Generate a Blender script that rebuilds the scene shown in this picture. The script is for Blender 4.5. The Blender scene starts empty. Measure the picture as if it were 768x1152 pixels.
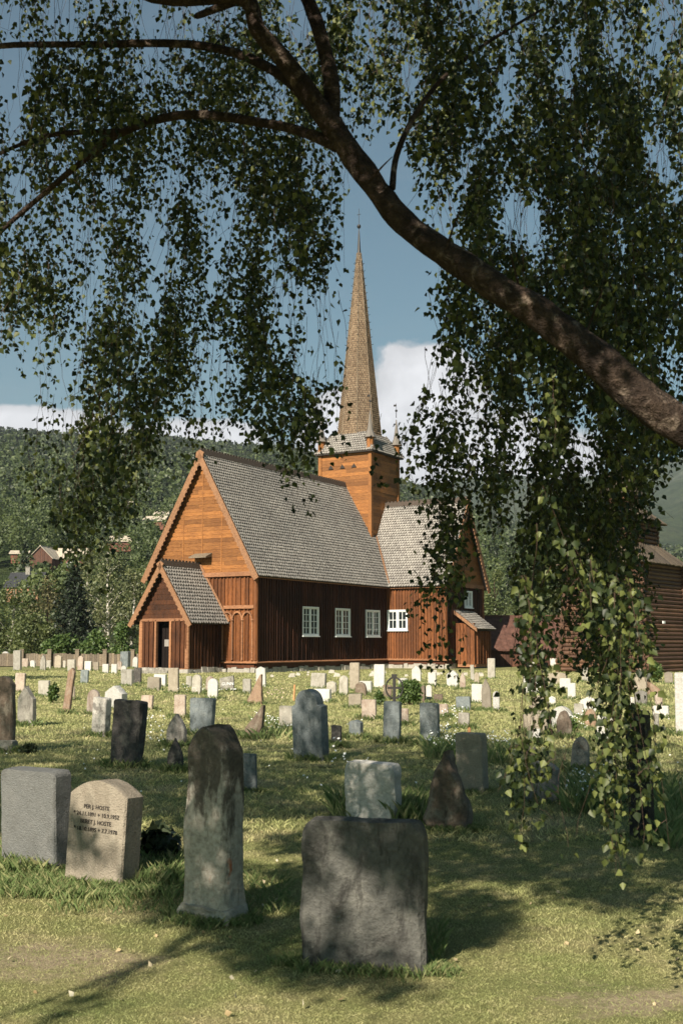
import bpy, bmesh, math, random
import numpy as np
from math import sin, cos, tan, radians, pi, sqrt
from mathutils import Vector, Matrix, noise

random.seed(7)
rng = np.random.default_rng(11)
scene = bpy.context.scene
COL = scene.collection

# ------------------------------------------------------------------ camera
PITCH = radians(6.5); F = 1310.0; EYE = 1.65
cam_d = bpy.data.cameras.new('camera'); cam = bpy.data.objects.new('camera', cam_d); COL.objects.link(cam)
cam.location = (0, 0, EYE); cam.rotation_euler = (radians(90) + PITCH, 0, 0)
cam_d.sensor_fit = 'VERTICAL'; cam_d.sensor_height = 36; cam_d.sensor_width = 24
cam_d.lens = F / 1152 * 36
cam_d.clip_start = 0.1; cam_d.clip_end = 12000
cam_d.dof.use_dof = True; cam_d.dof.focus_distance = 60; cam_d.dof.aperture_fstop = 8.0
scene.camera = cam

# ------------------------------------------------------------------ light
SUN_AZ = 27.0; SUN_EL = 33.0            # azimuth the light travels towards, height of the sun
world = bpy.data.worlds.new('World'); scene.world = world; world.use_nodes = True
sun_d = bpy.data.lights.new('sun', 'SUN'); sun_d.energy = 5.0; sun_d.angle = radians(0.5); sun_d.color = (1.0, 0.89, 0.74)
sun = bpy.data.objects.new('sun', sun_d); COL.objects.link(sun)
sdir = Vector((sin(radians(SUN_AZ)) * cos(radians(SUN_EL)), cos(radians(SUN_AZ)) * cos(radians(SUN_EL)), -sin(radians(SUN_EL))))
sun.rotation_euler = sdir.to_track_quat('-Z', 'Y').to_euler(); sun.location = (-20, -30, 40)
scene.view_settings.view_transform = 'Standard'; scene.view_settings.look = 'None'
scene.view_settings.gamma = 1.0; scene.view_settings.use_curve_mapping = False
scene.view_settings.exposure = 0.90
scene.cycles.max_bounces = 6; scene.cycles.transparent_max_bounces = 8; scene.cycles.volume_bounces = 0
scene.cycles.use_denoising = True

def build_world():
    nt = world.node_tree; nt.nodes.clear(); N = nt.nodes.new; L = nt.links.new
    out = N('ShaderNodeOutputWorld'); bg = N('ShaderNodeBackground'); L(bg.outputs[0], out.inputs[0])
    sky = N('ShaderNodeTexSky'); sky.sky_type = 'NISHITA'; sky.sun_disc = False
    sky.sun_elevation = radians(SUN_EL); sky.sun_rotation = radians(SUN_AZ + 180)
    sky.air_density = 1.0; sky.dust_density = 1.2; sky.ozone_density = 1.2; sky.altitude = 300
    bg.inputs[1].default_value = 0.042
    tint = N('ShaderNodeMix'); tint.data_type = 'RGBA'; tint.blend_type = 'MULTIPLY'; tint.inputs[0].default_value = 1
    L(sky.outputs[0], tint.inputs[6]); tint.inputs[7].default_value = (0.82, 1.12, 1.0, 1)
    tc = N('ShaderNodeTexCoord'); sep = N('ShaderNodeSeparateXYZ'); L(tc.outputs['Generated'], sep.inputs[0])
    def m(op, a, b=None, c=None, clamp=False):
        n = N('ShaderNodeMath'); n.operation = op; n.use_clamp = clamp
        for i, v in enumerate((a, b, c)):
            if v is None: continue
            if isinstance(v, (int, float)): n.inputs[i].default_value = v
            else: L(v, n.inputs[i])
        return n.outputs[0]
    # horizontal bearing and height of the direction: clouds are laid out on the sky, seen from anywhere
    yy = m('MAXIMUM', sep.outputs[1], 0.02)
    X = m('DIVIDE', sep.outputs[0], yy); Z = m('DIVIDE', sep.outputs[2], yy)
    comb = N('ShaderNodeCombineXYZ'); L(X, comb.inputs[0]); L(Z, comb.inputs[1])
    def fbm(scale, detail=8, rough=0.55, dist=0.2, off=(0, 0, 0), sc=(1, 1, 1)):
        mp = N('ShaderNodeMapping'); L(comb.outputs[0], mp.inputs[0]); mp.inputs['Location'].default_value = off; mp.inputs['Scale'].default_value = sc
        n = N('ShaderNodeTexNoise'); L(mp.outputs[0], n.inputs['Vector']); n.inputs['Scale'].default_value = scale
        n.inputs['Detail'].default_value = detail; n.inputs['Roughness'].default_value = rough; n.inputs['Distortion'].default_value = dist
        return n.outputs[0]
    def blob(cx, cz, rx, rz):
        dx = m('DIVIDE', m('SUBTRACT', X, cx), rx); dz = m('DIVIDE', m('SUBTRACT', Z, cz), rz)
        return m('SUBTRACT', 1.0, m('SQRT', m('ADD', m('MULTIPLY', dx, dx), m('MULTIPLY', dz, dz))))
    n1 = fbm(22, 9, 0.58, 0.3)
    shape = m('MAXIMUM', blob(0.075, 0.215, 0.062, 0.062), m('MAXIMUM', blob(0.012, 0.185, 0.06, 0.05), blob(0.13, 0.16, 0.12, 0.05)))
    low = m('MAXIMUM', blob(-0.27, 0.185, 0.10, 0.026), blob(-0.13, 0.175, 0.09, 0.026))
    allb = m('MAXIMUM', shape, low)
    val = m('ADD', allb, m('MULTIPLY', m('SUBTRACT', n1, 0.5), 0.9))
    mask = m('MULTIPLY', m('SUBTRACT', val, 0.1), 7.0, clamp=True)
    wisp = m('MULTIPLY', m('SUBTRACT', fbm(5, 6, 0.6, 1.0, (3, 1, 0), (0.7, 2.2, 1)), 0.52), 1.6, clamp=True)
    shade = m('ADD', 0.62, m('MULTIPLY', fbm(30, 6, 0.6, 0.2, (0.4, 0.35, 0)), 0.55))
    shade2 = m('MULTIPLY', shade, m('ADD', 0.62, m('MULTIPLY', val, 0.7), clamp=True))
    cc = N('ShaderNodeCombineColor'); 
    L(m('MULTIPLY', shade2, 14.5), cc.inputs[0]); L(m('MULTIPLY', shade2, 14.5), cc.inputs[1]); L(m('MULTIPLY', shade2, 15.0), cc.inputs[2])
    mw = N('ShaderNodeMix'); mw.data_type = 'RGBA'; L(m('MULTIPLY', wisp, 0.25), mw.inputs[0]); L(tint.outputs[2], mw.inputs[6]); mw.inputs[7].default_value = (5, 5.2, 5.4, 1)
    mx = N('ShaderNodeMix'); mx.data_type = 'RGBA'; L(mask, mx.inputs[0]); L(mw.outputs[2], mx.inputs[6]); L(cc.outputs[0], mx.inputs[7])
    L(mx.outputs[2], bg.inputs[0])
build_world()

# ------------------------------------------------------------------ where things stand
cp, sp = cos(PITCH), sin(PITCH)
HOR = 576 + F * tan(PITCH); FH = F / cp
def ray(u, v):
    x = (u - 384) / F; y = (576 - v) / F
    return Vector((x, cp - y * sp, sp + y * cp))
def gr(u, v):
    r = ray(u, v); t = -EYE / r[2]; return Vector((r[0] * t, r[1] * t, 0))
def at(u, v, Y):
    r = ray(u, v); t = Y / r[1]; return Vector((r[0] * t, Y, EYE + r[2] * t))
def proj_np(P):
    x = P[:, 0]; y = P[:, 1]; z = P[:, 2] - EYE
    d = y * cp + z * sp; up = -y * sp + z * cp
    dd = np.where(d > 0.01, d, 0.01)
    return 384 + F * x / dd, 576 - F * up / dd, d

# ------------------------------------------------------------------ helpers
class MB:
    def __init__(s): s.v = []; s.f = []
    def add(s, vs, fs):
        n = len(s.v); s.v.extend([tuple(p) for p in vs]); s.f.extend([tuple(i + n for i in f) for f in fs])
    def hexa(s, p):      # 8 points: bottom ring 0-3, top ring 4-7
        s.add(p, [(3, 2, 1, 0), (4, 5, 6, 7), (0, 1, 5, 4), (1, 2, 6, 5), (2, 3, 7, 6), (3, 0, 4, 7)])
    def box(s, x0, x1, y0, y1, z0, z1):
        s.hexa([(x0, y0, z0), (x1, y0, z0), (x1, y1, z0), (x0, y1, z0), (x0, y0, z1), (x1, y0, z1), (x1, y1, z1), (x0, y1, z1)])
    def obox(s, o, ex, ey, ez):   # origin + three edge vectors
        o = Vector(o); ex = Vector(ex); ey = Vector(ey); ez = Vector(ez)
        s.hexa([o, o + ex, o + ex + ey, o + ey, o + ez, o + ex + ez, o + ex + ey + ez, o + ey + ez])
    def prism(s, pts, ext):       # polygon (3D) pushed along ext
        n = len(pts); ext = Vector(ext); a = [Vector(p) for p in pts]; b = [p + ext for p in a]
        s.add(a + b, [tuple(reversed(range(n))), tuple(range(n, 2 * n))] + [(i, (i + 1) % n, n + (i + 1) % n, n + i) for i in range(n)])
    def tube(s, pts, rad, seg=8, cap=True, lump=0.0):
        pts = [Vector(p) for p in pts]; n = len(pts)
        if not hasattr(rad, '__len__'): rad = [rad] * n
        base = len(s.v); up = Vector((0.13, 0.21, 1)).normalized(); prev = None
        for i, p in enumerate(pts):
            t = (pts[min(i + 1, n - 1)] - pts[max(i - 1, 0)]).normalized()
            x = (t.cross(up) if prev is None else prev - t * prev.dot(t))
            if x.length < 1e-4: x = t.cross(Vector((1, 0, 0)))
            x.normalize(); prev = x; y = t.cross(x)
            for k in range(seg):
                a = 2 * pi * k / seg; r = rad[i]
                if lump: r *= 1 + lump * noise.noise(Vector((p.x * 9 + cos(a) * 1.5, p.y * 9, p.z * 9 + sin(a) * 1.5)))
                s.v.append(tuple(p + (x * cos(a) + y * sin(a)) * r))
        for i in range(n - 1):
            for k in range(seg):
                a = base + i * seg + k; b = base + i * seg + (k + 1) % seg
                s.f.append((a, b, b + seg, a + seg))
        if cap:
            s.f.append(tuple(base + k for k in reversed(range(seg)))); s.f.append(tuple(base + (n - 1) * seg + k for k in range(seg)))
    def lathe(s, prof, seg=8, c=(0, 0), rot=0):
        base = len(s.v); n = len(prof)
        for r, z in prof:
            for k in range(seg):
                a = 2 * pi * k / seg + rot; s.v.append((c[0] + r * cos(a), c[1] + r * sin(a), z))
        for i in range(n - 1):
            for k in range(seg):
                a = base + i * seg + k; b = base + i * seg + (k + 1) % seg; s.f.append((a, b, b + seg, a + seg))
        s.f.append(tuple(base + k for k in reversed(range(seg)))); s.f.append(tuple(base + (n - 1) * seg + k for k in range(seg)))
    def build(s, name, mat, parent=None, smooth=False, loc=None):
        me = bpy.data.meshes.new(name); me.from_pydata(s.v, [], s.f); me.update()
        if smooth: me.polygons.foreach_set('use_smooth', [True] * len(me.polygons))
        me.materials.append(mat)
        o = bpy.data.objects.new(name, me); COL.objects.link(o)
        if parent is not None: o.parent = parent
        if loc is not None: o.location = loc
        return o
def np_mesh(name, verts, faces, mat, parent=None, smooth=False):
    verts = np.asarray(verts, dtype=np.float32); faces = np.asarray(faces, dtype=np.int32)
    k = faces.shape[1]; me = bpy.data.meshes.new(name)
    me.vertices.add(len(verts)); me.vertices.foreach_set('co', verts.ravel())
    me.loops.add(faces.size); me.loops.foreach_set('vertex_index', faces.ravel())
    me.polygons.add(len(faces)); me.polygons.foreach_set('loop_start', np.arange(0, faces.size, k, dtype=np.int32))
    try: me.polygons.foreach_set('loop_total', np.full(len(faces), k, dtype=np.int32))
    except Exception: pass
    if smooth: me.polygons.foreach_set('use_smooth', np.ones(len(faces), dtype=bool))
    me.update(calc_edges=True); me.validate()
    me.materials.append(mat)
    o = bpy.data.objects.new(name, me); COL.objects.link(o)
    if parent is not None: o.parent = parent
    return o
def tag(o, label=None, cat=None, group=None, kind=None):
    if label: o['label'] = label
    if cat: o['category'] = cat
    if group: o['group'] = group
    if kind: o['kind'] = kind
    return o
def empty(name, loc=(0, 0, 0), rz=0.0):
    o = bpy.data.objects.new(name, None); COL.objects.link(o); o.location = loc; o.rotation_euler = (0, 0, rz); o.empty_display_size = 0.3
    return o
def smooth_path(pts, rad, n=6):
    P = [Vector(p) for p in pts]; out = []; ro = []
    for i in range(len(P) - 1):
        p0 = P[max(i - 1, 0)]; p1 = P[i]; p2 = P[i + 1]; p3 = P[min(i + 2, len(P) - 1)]
        for k in range(n):
            t = k / n
            out.append(0.5 * ((2 * p1) + (p2 - p0) * t + (2 * p0 - 5 * p1 + 4 * p2 - p3) * t * t + (3 * p1 - p0 - 3 * p2 + p3) * t ** 3))
            ro.append(rad[i] * (1 - t) + rad[i + 1] * t)
    out.append(P[-1]); ro.append(rad[-1]); return out, ro

# ------------------------------------------------------------------ materials
class NT:
    def __init__(s, name):
        s.m = bpy.data.materials.new(name); s.m.use_nodes = True; s.t = s.m.node_tree; s.t.nodes.clear()
        s.out = s.n('ShaderNodeOutputMaterial'); s.b = s.n('ShaderNodeBsdfPrincipled'); s.l(s.b.outputs[0], s.out.inputs[0])
        s.tc = s.n('ShaderNodeTexCoord')
    def n(s, t): return s.t.nodes.new(t)
    def l(s, a, b): s.t.links.new(a, b)
    def noise(s, scale, detail=5, rough=0.55, sc=(1, 1, 1), coord='Object', dist=0.0, off=None):
        mp = s.n('ShaderNodeMapping'); s.l(s.tc.outputs[coord], mp.inputs[0]); mp.inputs['Scale'].default_value = sc
        if off is not None: s.l(off, mp.inputs['Location'])
        n = s.n('ShaderNodeTexNoise'); s.l(mp.outputs[0], n.inputs['Vector']); n.inputs['Scale'].default_value = scale
        n.inputs['Detail'].default_value = detail; n.inputs['Roughness'].default_value = rough; n.inputs['Distortion'].default_value = dist
        return n.outputs[0]
    def ramp(s, fac, stops):
        r = s.n('ShaderNodeValToRGB'); s.l(fac, r.inputs[0]); e = r.color_ramp.elements
        while len(e) < len(stops): e.new(0.5)
        for el, (p, c) in zip(e, stops):
            el.position = p; el.color = tuple(c) + (1,) if len(c) == 3 else c
        return r.outputs[0]
    def mix(s, fac, a, b, mode='MIX'):
        n = s.n('ShaderNodeMix'); n.data_type = 'RGBA'; n.blend_type = mode
        for i, v in ((0, fac), (6, a), (7, b)):
            if isinstance(v, (int, float)): n.inputs[i].default_value = v
            elif isinstance(v, tuple): n.inputs[i].default_value = v + (1,) if len(v) == 3 else v
            else: s.l(v, n.inputs[i])
        return n.outputs[2]
    def math(s, op, a, b=0.0, clamp=False):
        n = s.n('ShaderNodeMath'); n.operation = op; n.use_clamp = clamp
        for i, v in enumerate((a, b)):
            if isinstance(v, (int, float)): n.inputs[i].default_value = v
            else: s.l(v, n.inputs[i])
        return n.outputs[0]
    def bump(s, h, strength=0.4, dist=0.02):
        n = s.n('ShaderNodeBump'); n.inputs['Strength'].default_value = strength; n.inputs['Distance'].default_value = dist
        s.l(h, n.inputs['Height']); s.l(n.outputs[0], s.b.inputs['Normal'])
    def col(s, c):
        if isinstance(c, tuple): s.b.inputs['Base Color'].default_value = c + (1,)
        else: s.l(c, s.b.inputs['Base Color'])
    def rough(s, r, spec=0.3):
        s.b.inputs['Roughness'].default_value = r; s.b.inputs['Specular IOR Level'].default_value = spec
def C3(c, k): return tuple(min(1, x * k) for x in c)

def mat_wood(name, base, dark, zs=(1, 1, 1), k=1.0, grain=(14, 14, 1.2), weather=0.45):
    m = NT(name); gi = m.n('ShaderNodeNewGeometry'); rnd = gi.outputs['Random Per Island']
    g = m.noise(3.0, 6, 0.65, grain); big = m.noise(0.6, 4, 0.6)
    c = m.ramp(g, [(0.3, C3(dark, 1)), (0.55, base), (0.8, C3(base, 1.25))])
    v = m.ramp(rnd, [(0, C3((0.62, 0.6, 0.6), 1)), (0.5, (0.95, 0.93, 0.9)), (1, (1.25, 1.2, 1.1))])
    c = m.mix(1.0, c, v, 'MULTIPLY')
    c = m.mix(m.math('MULTIPLY', m.ramp(big, [(0.45, (0, 0, 0)), (0.68, (1, 1, 1))]), weather), c, C3(dark, 0.8))
    m.col(c); m.rough(0.62, 0.25); m.bump(g, 0.5, 0.02); return m.m
def mat_stone(name, base, spot, stain, lich=0.35, rough=0.85, fine=60, stain_amt=0.5):
    m = NT(name); oi = m.n('ShaderNodeObjectInfo')
    n1 = m.noise(fine, 4, 0.6, off=oi.outputs['Location']); n2 = m.noise(7, 6, 0.62, off=oi.outputs['Location'])
    n3 = m.noise(4.5, 8, 0.72, (1, 1, 0.6), off=oi.outputs['Location'], dist=0.6)
    c = m.ramp(n1, [(0.25, C3(base, 0.72)), (0.5, base), (0.78, C3(base, 1.2))])
    c = m.mix(m.math('MULTIPLY', m.ramp(n2, [(0.5, (0, 0, 0)), (0.62, (1, 1, 1))]), lich), c, spot)
    c = m.mix(m.math('MULTIPLY', m.ramp(n3, [(0.5, (0, 0, 0)), (0.6, (1, 1, 1))]), stain_amt), c, stain)
    n4 = m.noise(16, 6, 0.7, (1, 1, 0.25), off=oi.outputs['Location'])
    c = m.mix(m.math('MULTIPLY', m.ramp(n4, [(0.55, (0, 0, 0)), (0.62, (1, 1, 1))]), stain_amt * 0.8), c, stain)
    v = m.ramp(oi.outputs['Random'], [(0, (0.75, 0.75, 0.76)), (1, (1.12, 1.1, 1.06))])
    c = m.mix(1.0, c, v, 'MULTIPLY')
    m.col(c); m.rough(rough, 0.3); m.bump(m.math('ADD', n1, m.math('MULTIPLY', n2, 1.5)), 0.9, 0.015); return m.m
def mat_leaf(name, lo, mid, hi, trans=0.35, wide=0.0):
    m = NT(name); gi = m.n('ShaderNodeNewGeometry'); rnd = gi.outputs['Random Per Island']
    c = m.ramp(rnd, [(0, lo), (0.55, mid), (1, hi)])
    if wide: c = m.mix(1.0, c, m.ramp(m.noise(wide, 3, 0.5), [(0.35, (0.6, 0.65, 0.6)), (0.65, (1.25, 1.2, 1.1))]), 'MULTIPLY')
    m.col(c); m.rough(0.5, 0.35)
    if trans:
        tr = m.n('ShaderNodeBsdfTranslucent'); mx = m.n('ShaderNodeMixShader'); mx.inputs[0].default_value = trans
        m.l(m.mix(1.0, c, (1.5, 1.6, 0.6), 'MULTIPLY'), tr.inputs[0]); m.l(m.b.outputs[0], mx.inputs[1]); m.l(tr.outputs[0], mx.inputs[2]); m.l(mx.outputs[0], m.out.inputs[0])
    return m.m
def mat_plain(name, c, r=0.6, spec=0.3, metal=0.0, var=0.15, scale=20):
    m = NT(name); n = m.noise(scale, 4); m.col(m.mix(1.0, c, m.ramp(n, [(0.3, (1 - var,) * 3), (0.7, (1 + var,) * 3)]), 'MULTIPLY'))
    m.rough(r, spec); m.b.inputs['Metallic'].default_value = metal; m.bump(n, 0.2, 0.005); return m.m

M = {}
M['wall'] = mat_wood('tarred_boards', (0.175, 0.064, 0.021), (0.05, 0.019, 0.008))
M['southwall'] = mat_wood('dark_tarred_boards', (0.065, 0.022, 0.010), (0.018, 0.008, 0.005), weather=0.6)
M['porchwall'] = mat_wood('shade_darkened_porch_boards', (0.085, 0.031, 0.012), (0.022, 0.009, 0.005), weather=0.75)  # shade on the porch is put into this darker board colour
M['gable'] = mat_wood('orange_horizontal_boards', (0.27, 0.118, 0.037), (0.12, 0.045, 0.017), grain=(1.2, 1.2, 14), weather=0.35)  # own orange brown of the boards, the same on every face
M['trim'] = mat_wood('barge_board_wood', (0.25, 0.135, 0.075), (0.13, 0.065, 0.035), grain=(4, 4, 4), weather=0.2)
M['sill'] = mat_wood('sill_wood', (0.30, 0.15, 0.08), (0.12, 0.05, 0.025), grain=(1.5, 1.5, 10))
M['darkwood'] = mat_wood('dark_old_wood', (0.085, 0.03, 0.014), (0.03, 0.012, 0.006))
M['logs'] = mat_wood('weathered_logs', (0.12, 0.066, 0.042), (0.045, 0.026, 0.018), grain=(1, 1, 9), weather=0.5)
M['oldboards'] = mat_wood('grey_weathered_boards', (0.20, 0.165, 0.125), (0.09, 0.07, 0.05), grain=(5, 5, 5))
def mat_shingle(name, base, hi, lo):
    m = NT(name); gi = m.n('ShaderNodeNewGeometry'); rnd = gi.outputs['Random Per Island']
    c = m.ramp(rnd, [(0, lo), (0.4, base), (1, hi)])
    big = m.noise(0.35, 5, 0.6); fine = m.noise(12, 4, 0.6)
    c = m.mix(1.0, c, m.ramp(big, [(0.3, (0.8, 0.8, 0.8)), (0.7, (1.15, 1.13, 1.1))]), 'MULTIPLY')
    c = m.mix(1.0, c, m.ramp(fine, [(0.3, (0.8, 0.8, 0.8)), (0.7, (1.15, 1.15, 1.15))]), 'MULTIPLY')
    m.col(c); m.rough(0.75, 0.3); m.bump(fine, 0.3, 0.01); return m.m
M['slate'] = mat_shingle('slate_shingles', (0.265, 0.25, 0.23), (0.30, 0.285, 0.262), (0.215, 0.20, 0.185))
M['underslate'] = mat_plain('dark_roof_underlay', (0.035, 0.03, 0.027), 0.9)
M['spire'] = mat_shingle('brown_wood_shingles', (0.20, 0.143, 0.092), (0.26, 0.195, 0.132), (0.14, 0.095, 0.06))
M['darklead'] = mat_plain('dark_turret_cladding', (0.15, 0.135, 0.12), 0.6, 0.3, 0.0)
M['lead'] = mat_plain('weathered_lead', (0.30, 0.28, 0.26), 0.5, 0.4, 0.3)
M['iron'] = mat_plain('dark_iron', (0.03, 0.028, 0.027), 0.5, 0.5, 0.6)
M['white'] = mat_plain('white_window_paint', (0.74, 0.76, 0.76), 0.45, 0.4, var=0.08)
def mat_glass():
    m = NT('dark_window_glass'); m.col((0.015, 0.02, 0.022)); m.rough(0.06, 0.7); n = m.noise(1.5, 2); m.bump(n, 0.05, 0.02); return m.m
M['glass'] = mat_glass()
M['dark'] = mat_plain('dark_interior', (0.012, 0.009, 0.008), 0.9, 0.1)
ST = {}
ST['white'] = mat_stone('white_marble', (0.50, 0.495, 0.47), (0.40, 0.385, 0.34), (0.33, 0.31, 0.26), 0.3, 0.6, 40, 0.28)
ST['pale'] = mat_stone('pale_grey_granite', (0.36, 0.34, 0.30), (0.48, 0.47, 0.42), (0.17, 0.16, 0.12), 0.35, 0.8, 70, 0.45)
ST['cool'] = mat_stone('cool_grey_granite', (0.17, 0.175, 0.17), (0.26, 0.26, 0.25), (0.09, 0.088, 0.08), 0.3, 0.7, 90, 0.3)
ST['beige'] = mat_stone('beige_sandstone', (0.285, 0.25, 0.20), (0.42, 0.38, 0.31), (0.16, 0.135, 0.10), 0.3, 0.85, 80, 0.3)
ST['pink'] = mat_stone('pinkish_granite', (0.36, 0.305, 0.26), (0.44, 0.38, 0.31), (0.18, 0.11, 0.08), 0.4, 0.85, 60, 0.5)
ST['red'] = mat_stone('rusty_red_stone', (0.27, 0.185, 0.13), (0.36, 0.31, 0.25), (0.12, 0.07, 0.045), 0.4, 0.9, 40, 0.5)
ST['blue'] = mat_stone('blue_grey_slate', (0.155, 0.18, 0.19), (0.27, 0.29, 0.28), (0.07, 0.08, 0.08), 0.4, 0.7, 50, 0.55)
ST['grey'] = mat_stone('grey_stone', (0.22, 0.21, 0.19), (0.36, 0.35, 0.31), (0.08, 0.075, 0.065), 0.45, 0.9, 45, 0.6)
ST['brown'] = mat_stone('brown_rough_stone', (0.17, 0.13, 0.10), (0.33, 0.30, 0.24), (0.07, 0.055, 0.04), 0.5, 0.95, 30, 0.6)
ST['mottled'] = mat_stone('mottled_dark_slab', (0.098, 0.098, 0.09), (0.22, 0.215, 0.19), (0.028, 0.027, 0.025), 0.4, 0.85, 50, 0.75)
ST['dark'] = mat_stone('dark_lichened_slate', (0.065, 0.06, 0.058), (0.19, 0.18, 0.155), (0.03, 0.028, 0.026), 0.5, 0.85, 35, 0.5)
ST['black'] = mat_stone('black_polished_granite', (0.012, 0.012, 0.013), (0.02, 0.02, 0.02), (0.008, 0.008, 0.008), 0.3, 0.35, 90, 0.3)
ST['speck'] = mat_stone('speckled_white_stone', (0.48, 0.46, 0.42), (0.12, 0.11, 0.10), (0.2, 0.19, 0.17), 0.75, 0.85, 30, 0.4)
M['bark'] = None
def mat_bark():
    m = NT('birch_limb_bark'); n = m.noise(7, 6, 0.65, (1, 1, 1)); f = m.noise(45, 4, 0.6, (1, 1, 1)); p = m.noise(6.5, 7, 0.7, (1, 1, 1), dist=1.2)
    c = m.ramp(n, [(0.3, (0.016, 0.011, 0.009)), (0.55, (0.05, 0.034, 0.025)), (0.72, (0.12, 0.085, 0.06))])
    c = m.mix(m.math('MULTIPLY', m.ramp(p, [(0.55, (0, 0, 0)), (0.66, (1, 1, 1))]), 0.75), c, (0.27, 0.21, 0.165))
    c = m.mix(1.0, c, m.ramp(f, [(0.3, (0.6, 0.6, 0.6)), (0.7, (1.2, 1.2, 1.2))]), 'MULTIPLY')
    m.col(c); m.rough(0.85, 0.2); m.bump(m.math('ADD', n, f), 1.0, 0.045); return m.m
M['bark'] = mat_bark()
M['twig'] = mat_plain('birch_twig', (0.055, 0.032, 0.022), 0.7)
M['birch_leaf'] = mat_leaf('birch_leaves', (0.012, 0.021, 0.007), (0.030, 0.045, 0.013), (0.15, 0.17, 0.05), 0.2)
M['tree_leaf'] = mat_leaf('broad_leaves', (0.055, 0.075, 0.03), (0.10, 0.125, 0.05), (0.17, 0.19, 0.085), 0.25, 0.06)
M['slope_leaf'] = mat_leaf('slope_leaves', (0.068, 0.096, 0.042), (0.092, 0.122, 0.052), (0.12, 0.15, 0.065), 0.3, 0.1)
M['birch_far'] = mat_leaf('far_birch_leaves', (0.05, 0.062, 0.03), (0.10, 0.115, 0.055), (0.17, 0.18, 0.095), 0.2, 0.4)
M['pine_leaf'] = mat_leaf('pine_needles', (0.05, 0.055, 0.025), (0.10, 0.095, 0.045), (0.16, 0.14, 0.07), 0.1, 0.4)
M['spruce_leaf'] = mat_leaf('spruce_needles', (0.018, 0.028, 0.015), (0.032, 0.046, 0.023), (0.055, 0.075, 0.036), 0.05, 0.5)
M['spruce_dark'] = mat_leaf('dark_spruce_needles', (0.008, 0.014, 0.008), (0.018, 0.028, 0.014), (0.035, 0.05, 0.024), 0.0)
M['bush_leaf'] = mat_leaf('bush_leaves', (0.04, 0.075, 0.02), (0.075, 0.12, 0.035), (0.13, 0.18, 0.06), 0.25)
M['grass'] = None

# ------------------------------------------------------------------ ground and hills
def gz(x, y):        # gentle unevenness of the lawn
    return 0.03 * noise.noise(Vector((x * 0.35, y * 0.35, 0))) + 0.012 * noise.noise(Vector((x * 1.7, y * 1.7, 3)))
WORN = []
for _u, _v, _rx, _ry in ((60, 1080, .7, .5), (715, 1125, .5, .35)):
    _p = gr(_u, _v); WORN.append((_p.x, _p.y, _rx, _ry))
def build_ground():
    m = NT('lawn_soil')
    big = m.noise(0.22, 5, 0.6); mid = m.noise(1.3, 6, 0.65); fine = m.noise(28, 5, 0.7); fib = m.noise(120, 3, 0.7)
    far = m.noise(0.03, 5, 0.6)
    c = m.ramp(mid, [(0.3, (0.15, 0.175, 0.07)), (0.5, (0.225, 0.225, 0.10)), (0.66, (0.32, 0.28, 0.17))])
    c = m.mix(m.ramp(big, [(0.4, (0, 0, 0)), (0.62, (1, 1, 1))]), c, m.ramp(mid, [(0.35, (0.17, 0.19, 0.075)), (0.65, (0.26, 0.245, 0.12))]))
    c = m.mix(1.0, c, m.ramp(fine, [(0.25, (0.62, 0.64, 0.6)), (0.75, (1.3, 1.27, 1.2))]), 'MULTIPLY')
    c = m.mix(1.0, c, m.ramp(fib, [(0.25, (0.7, 0.7, 0.7)), (0.75, (1.25, 1.25, 1.2))]), 'MULTIPLY')
    # worn tan soil where feet pass
    sx = m.n('ShaderNodeSeparateXYZ'); m.l(m.tc.outputs['Object'], sx.inputs[0]); w = None
    for (px, py, rx, ry) in WORN:
        a = m.math('DIVIDE', m.math('SUBTRACT', sx.outputs[0], px), rx); b = m.math('DIVIDE', m.math('SUBTRACT', sx.outputs[1], py), ry)
        d = m.math('SUBTRACT', 1.0, m.math('SQRT', m.math('ADD', m.math('MULTIPLY', a, a), m.math('MULTIPLY', b, b)))); w = d if w is None else m.math('MAXIMUM', w, d)
    wm = m.math('MULTIPLY', m.math('ADD', w, m.math('MULTIPLY', m.math('SUBTRACT', m.noise(3.2, 8, .75), .53), 3.6)), 1.5, True)
    c = m.mix(m.math('MULTIPLY', wm, .75), c, m.ramp(fine, [(.3, (.24, .18, .125)), (.7, (.46, .37, .27))]))
    m.col(c); m.rough(0.95, 0.1); m.bump(m.math('ADD', fine, fib), 0.8, 0.02)
    vs = []; fs = []
    rad = [0.0] + list(np.concatenate([np.arange(0.6, 16, 0.35), np.geomspace(16, 7500, 60)]))
    SEG = 120
    for r in rad:
        for k in range(SEG):
            a = 2 * pi * k / SEG; x = r * sin(a); y = r * cos(a)
            vs.append((x, y, gz(x, y) * min(1, 60 / max(r, 1)) - (0 if r < 200 else min(3, (r - 200) * 0.01))))
    for i in range(len(rad) - 1):
        for k in range(SEG):
            a = i * SEG + k; b = i * SEG + (k + 1) % SEG; fs.append((a, a + SEG, b + SEG, b))
    o = np_mesh('ground', vs, fs, m.m, smooth=True); tag(o, kind='structure')
build_ground()

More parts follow.
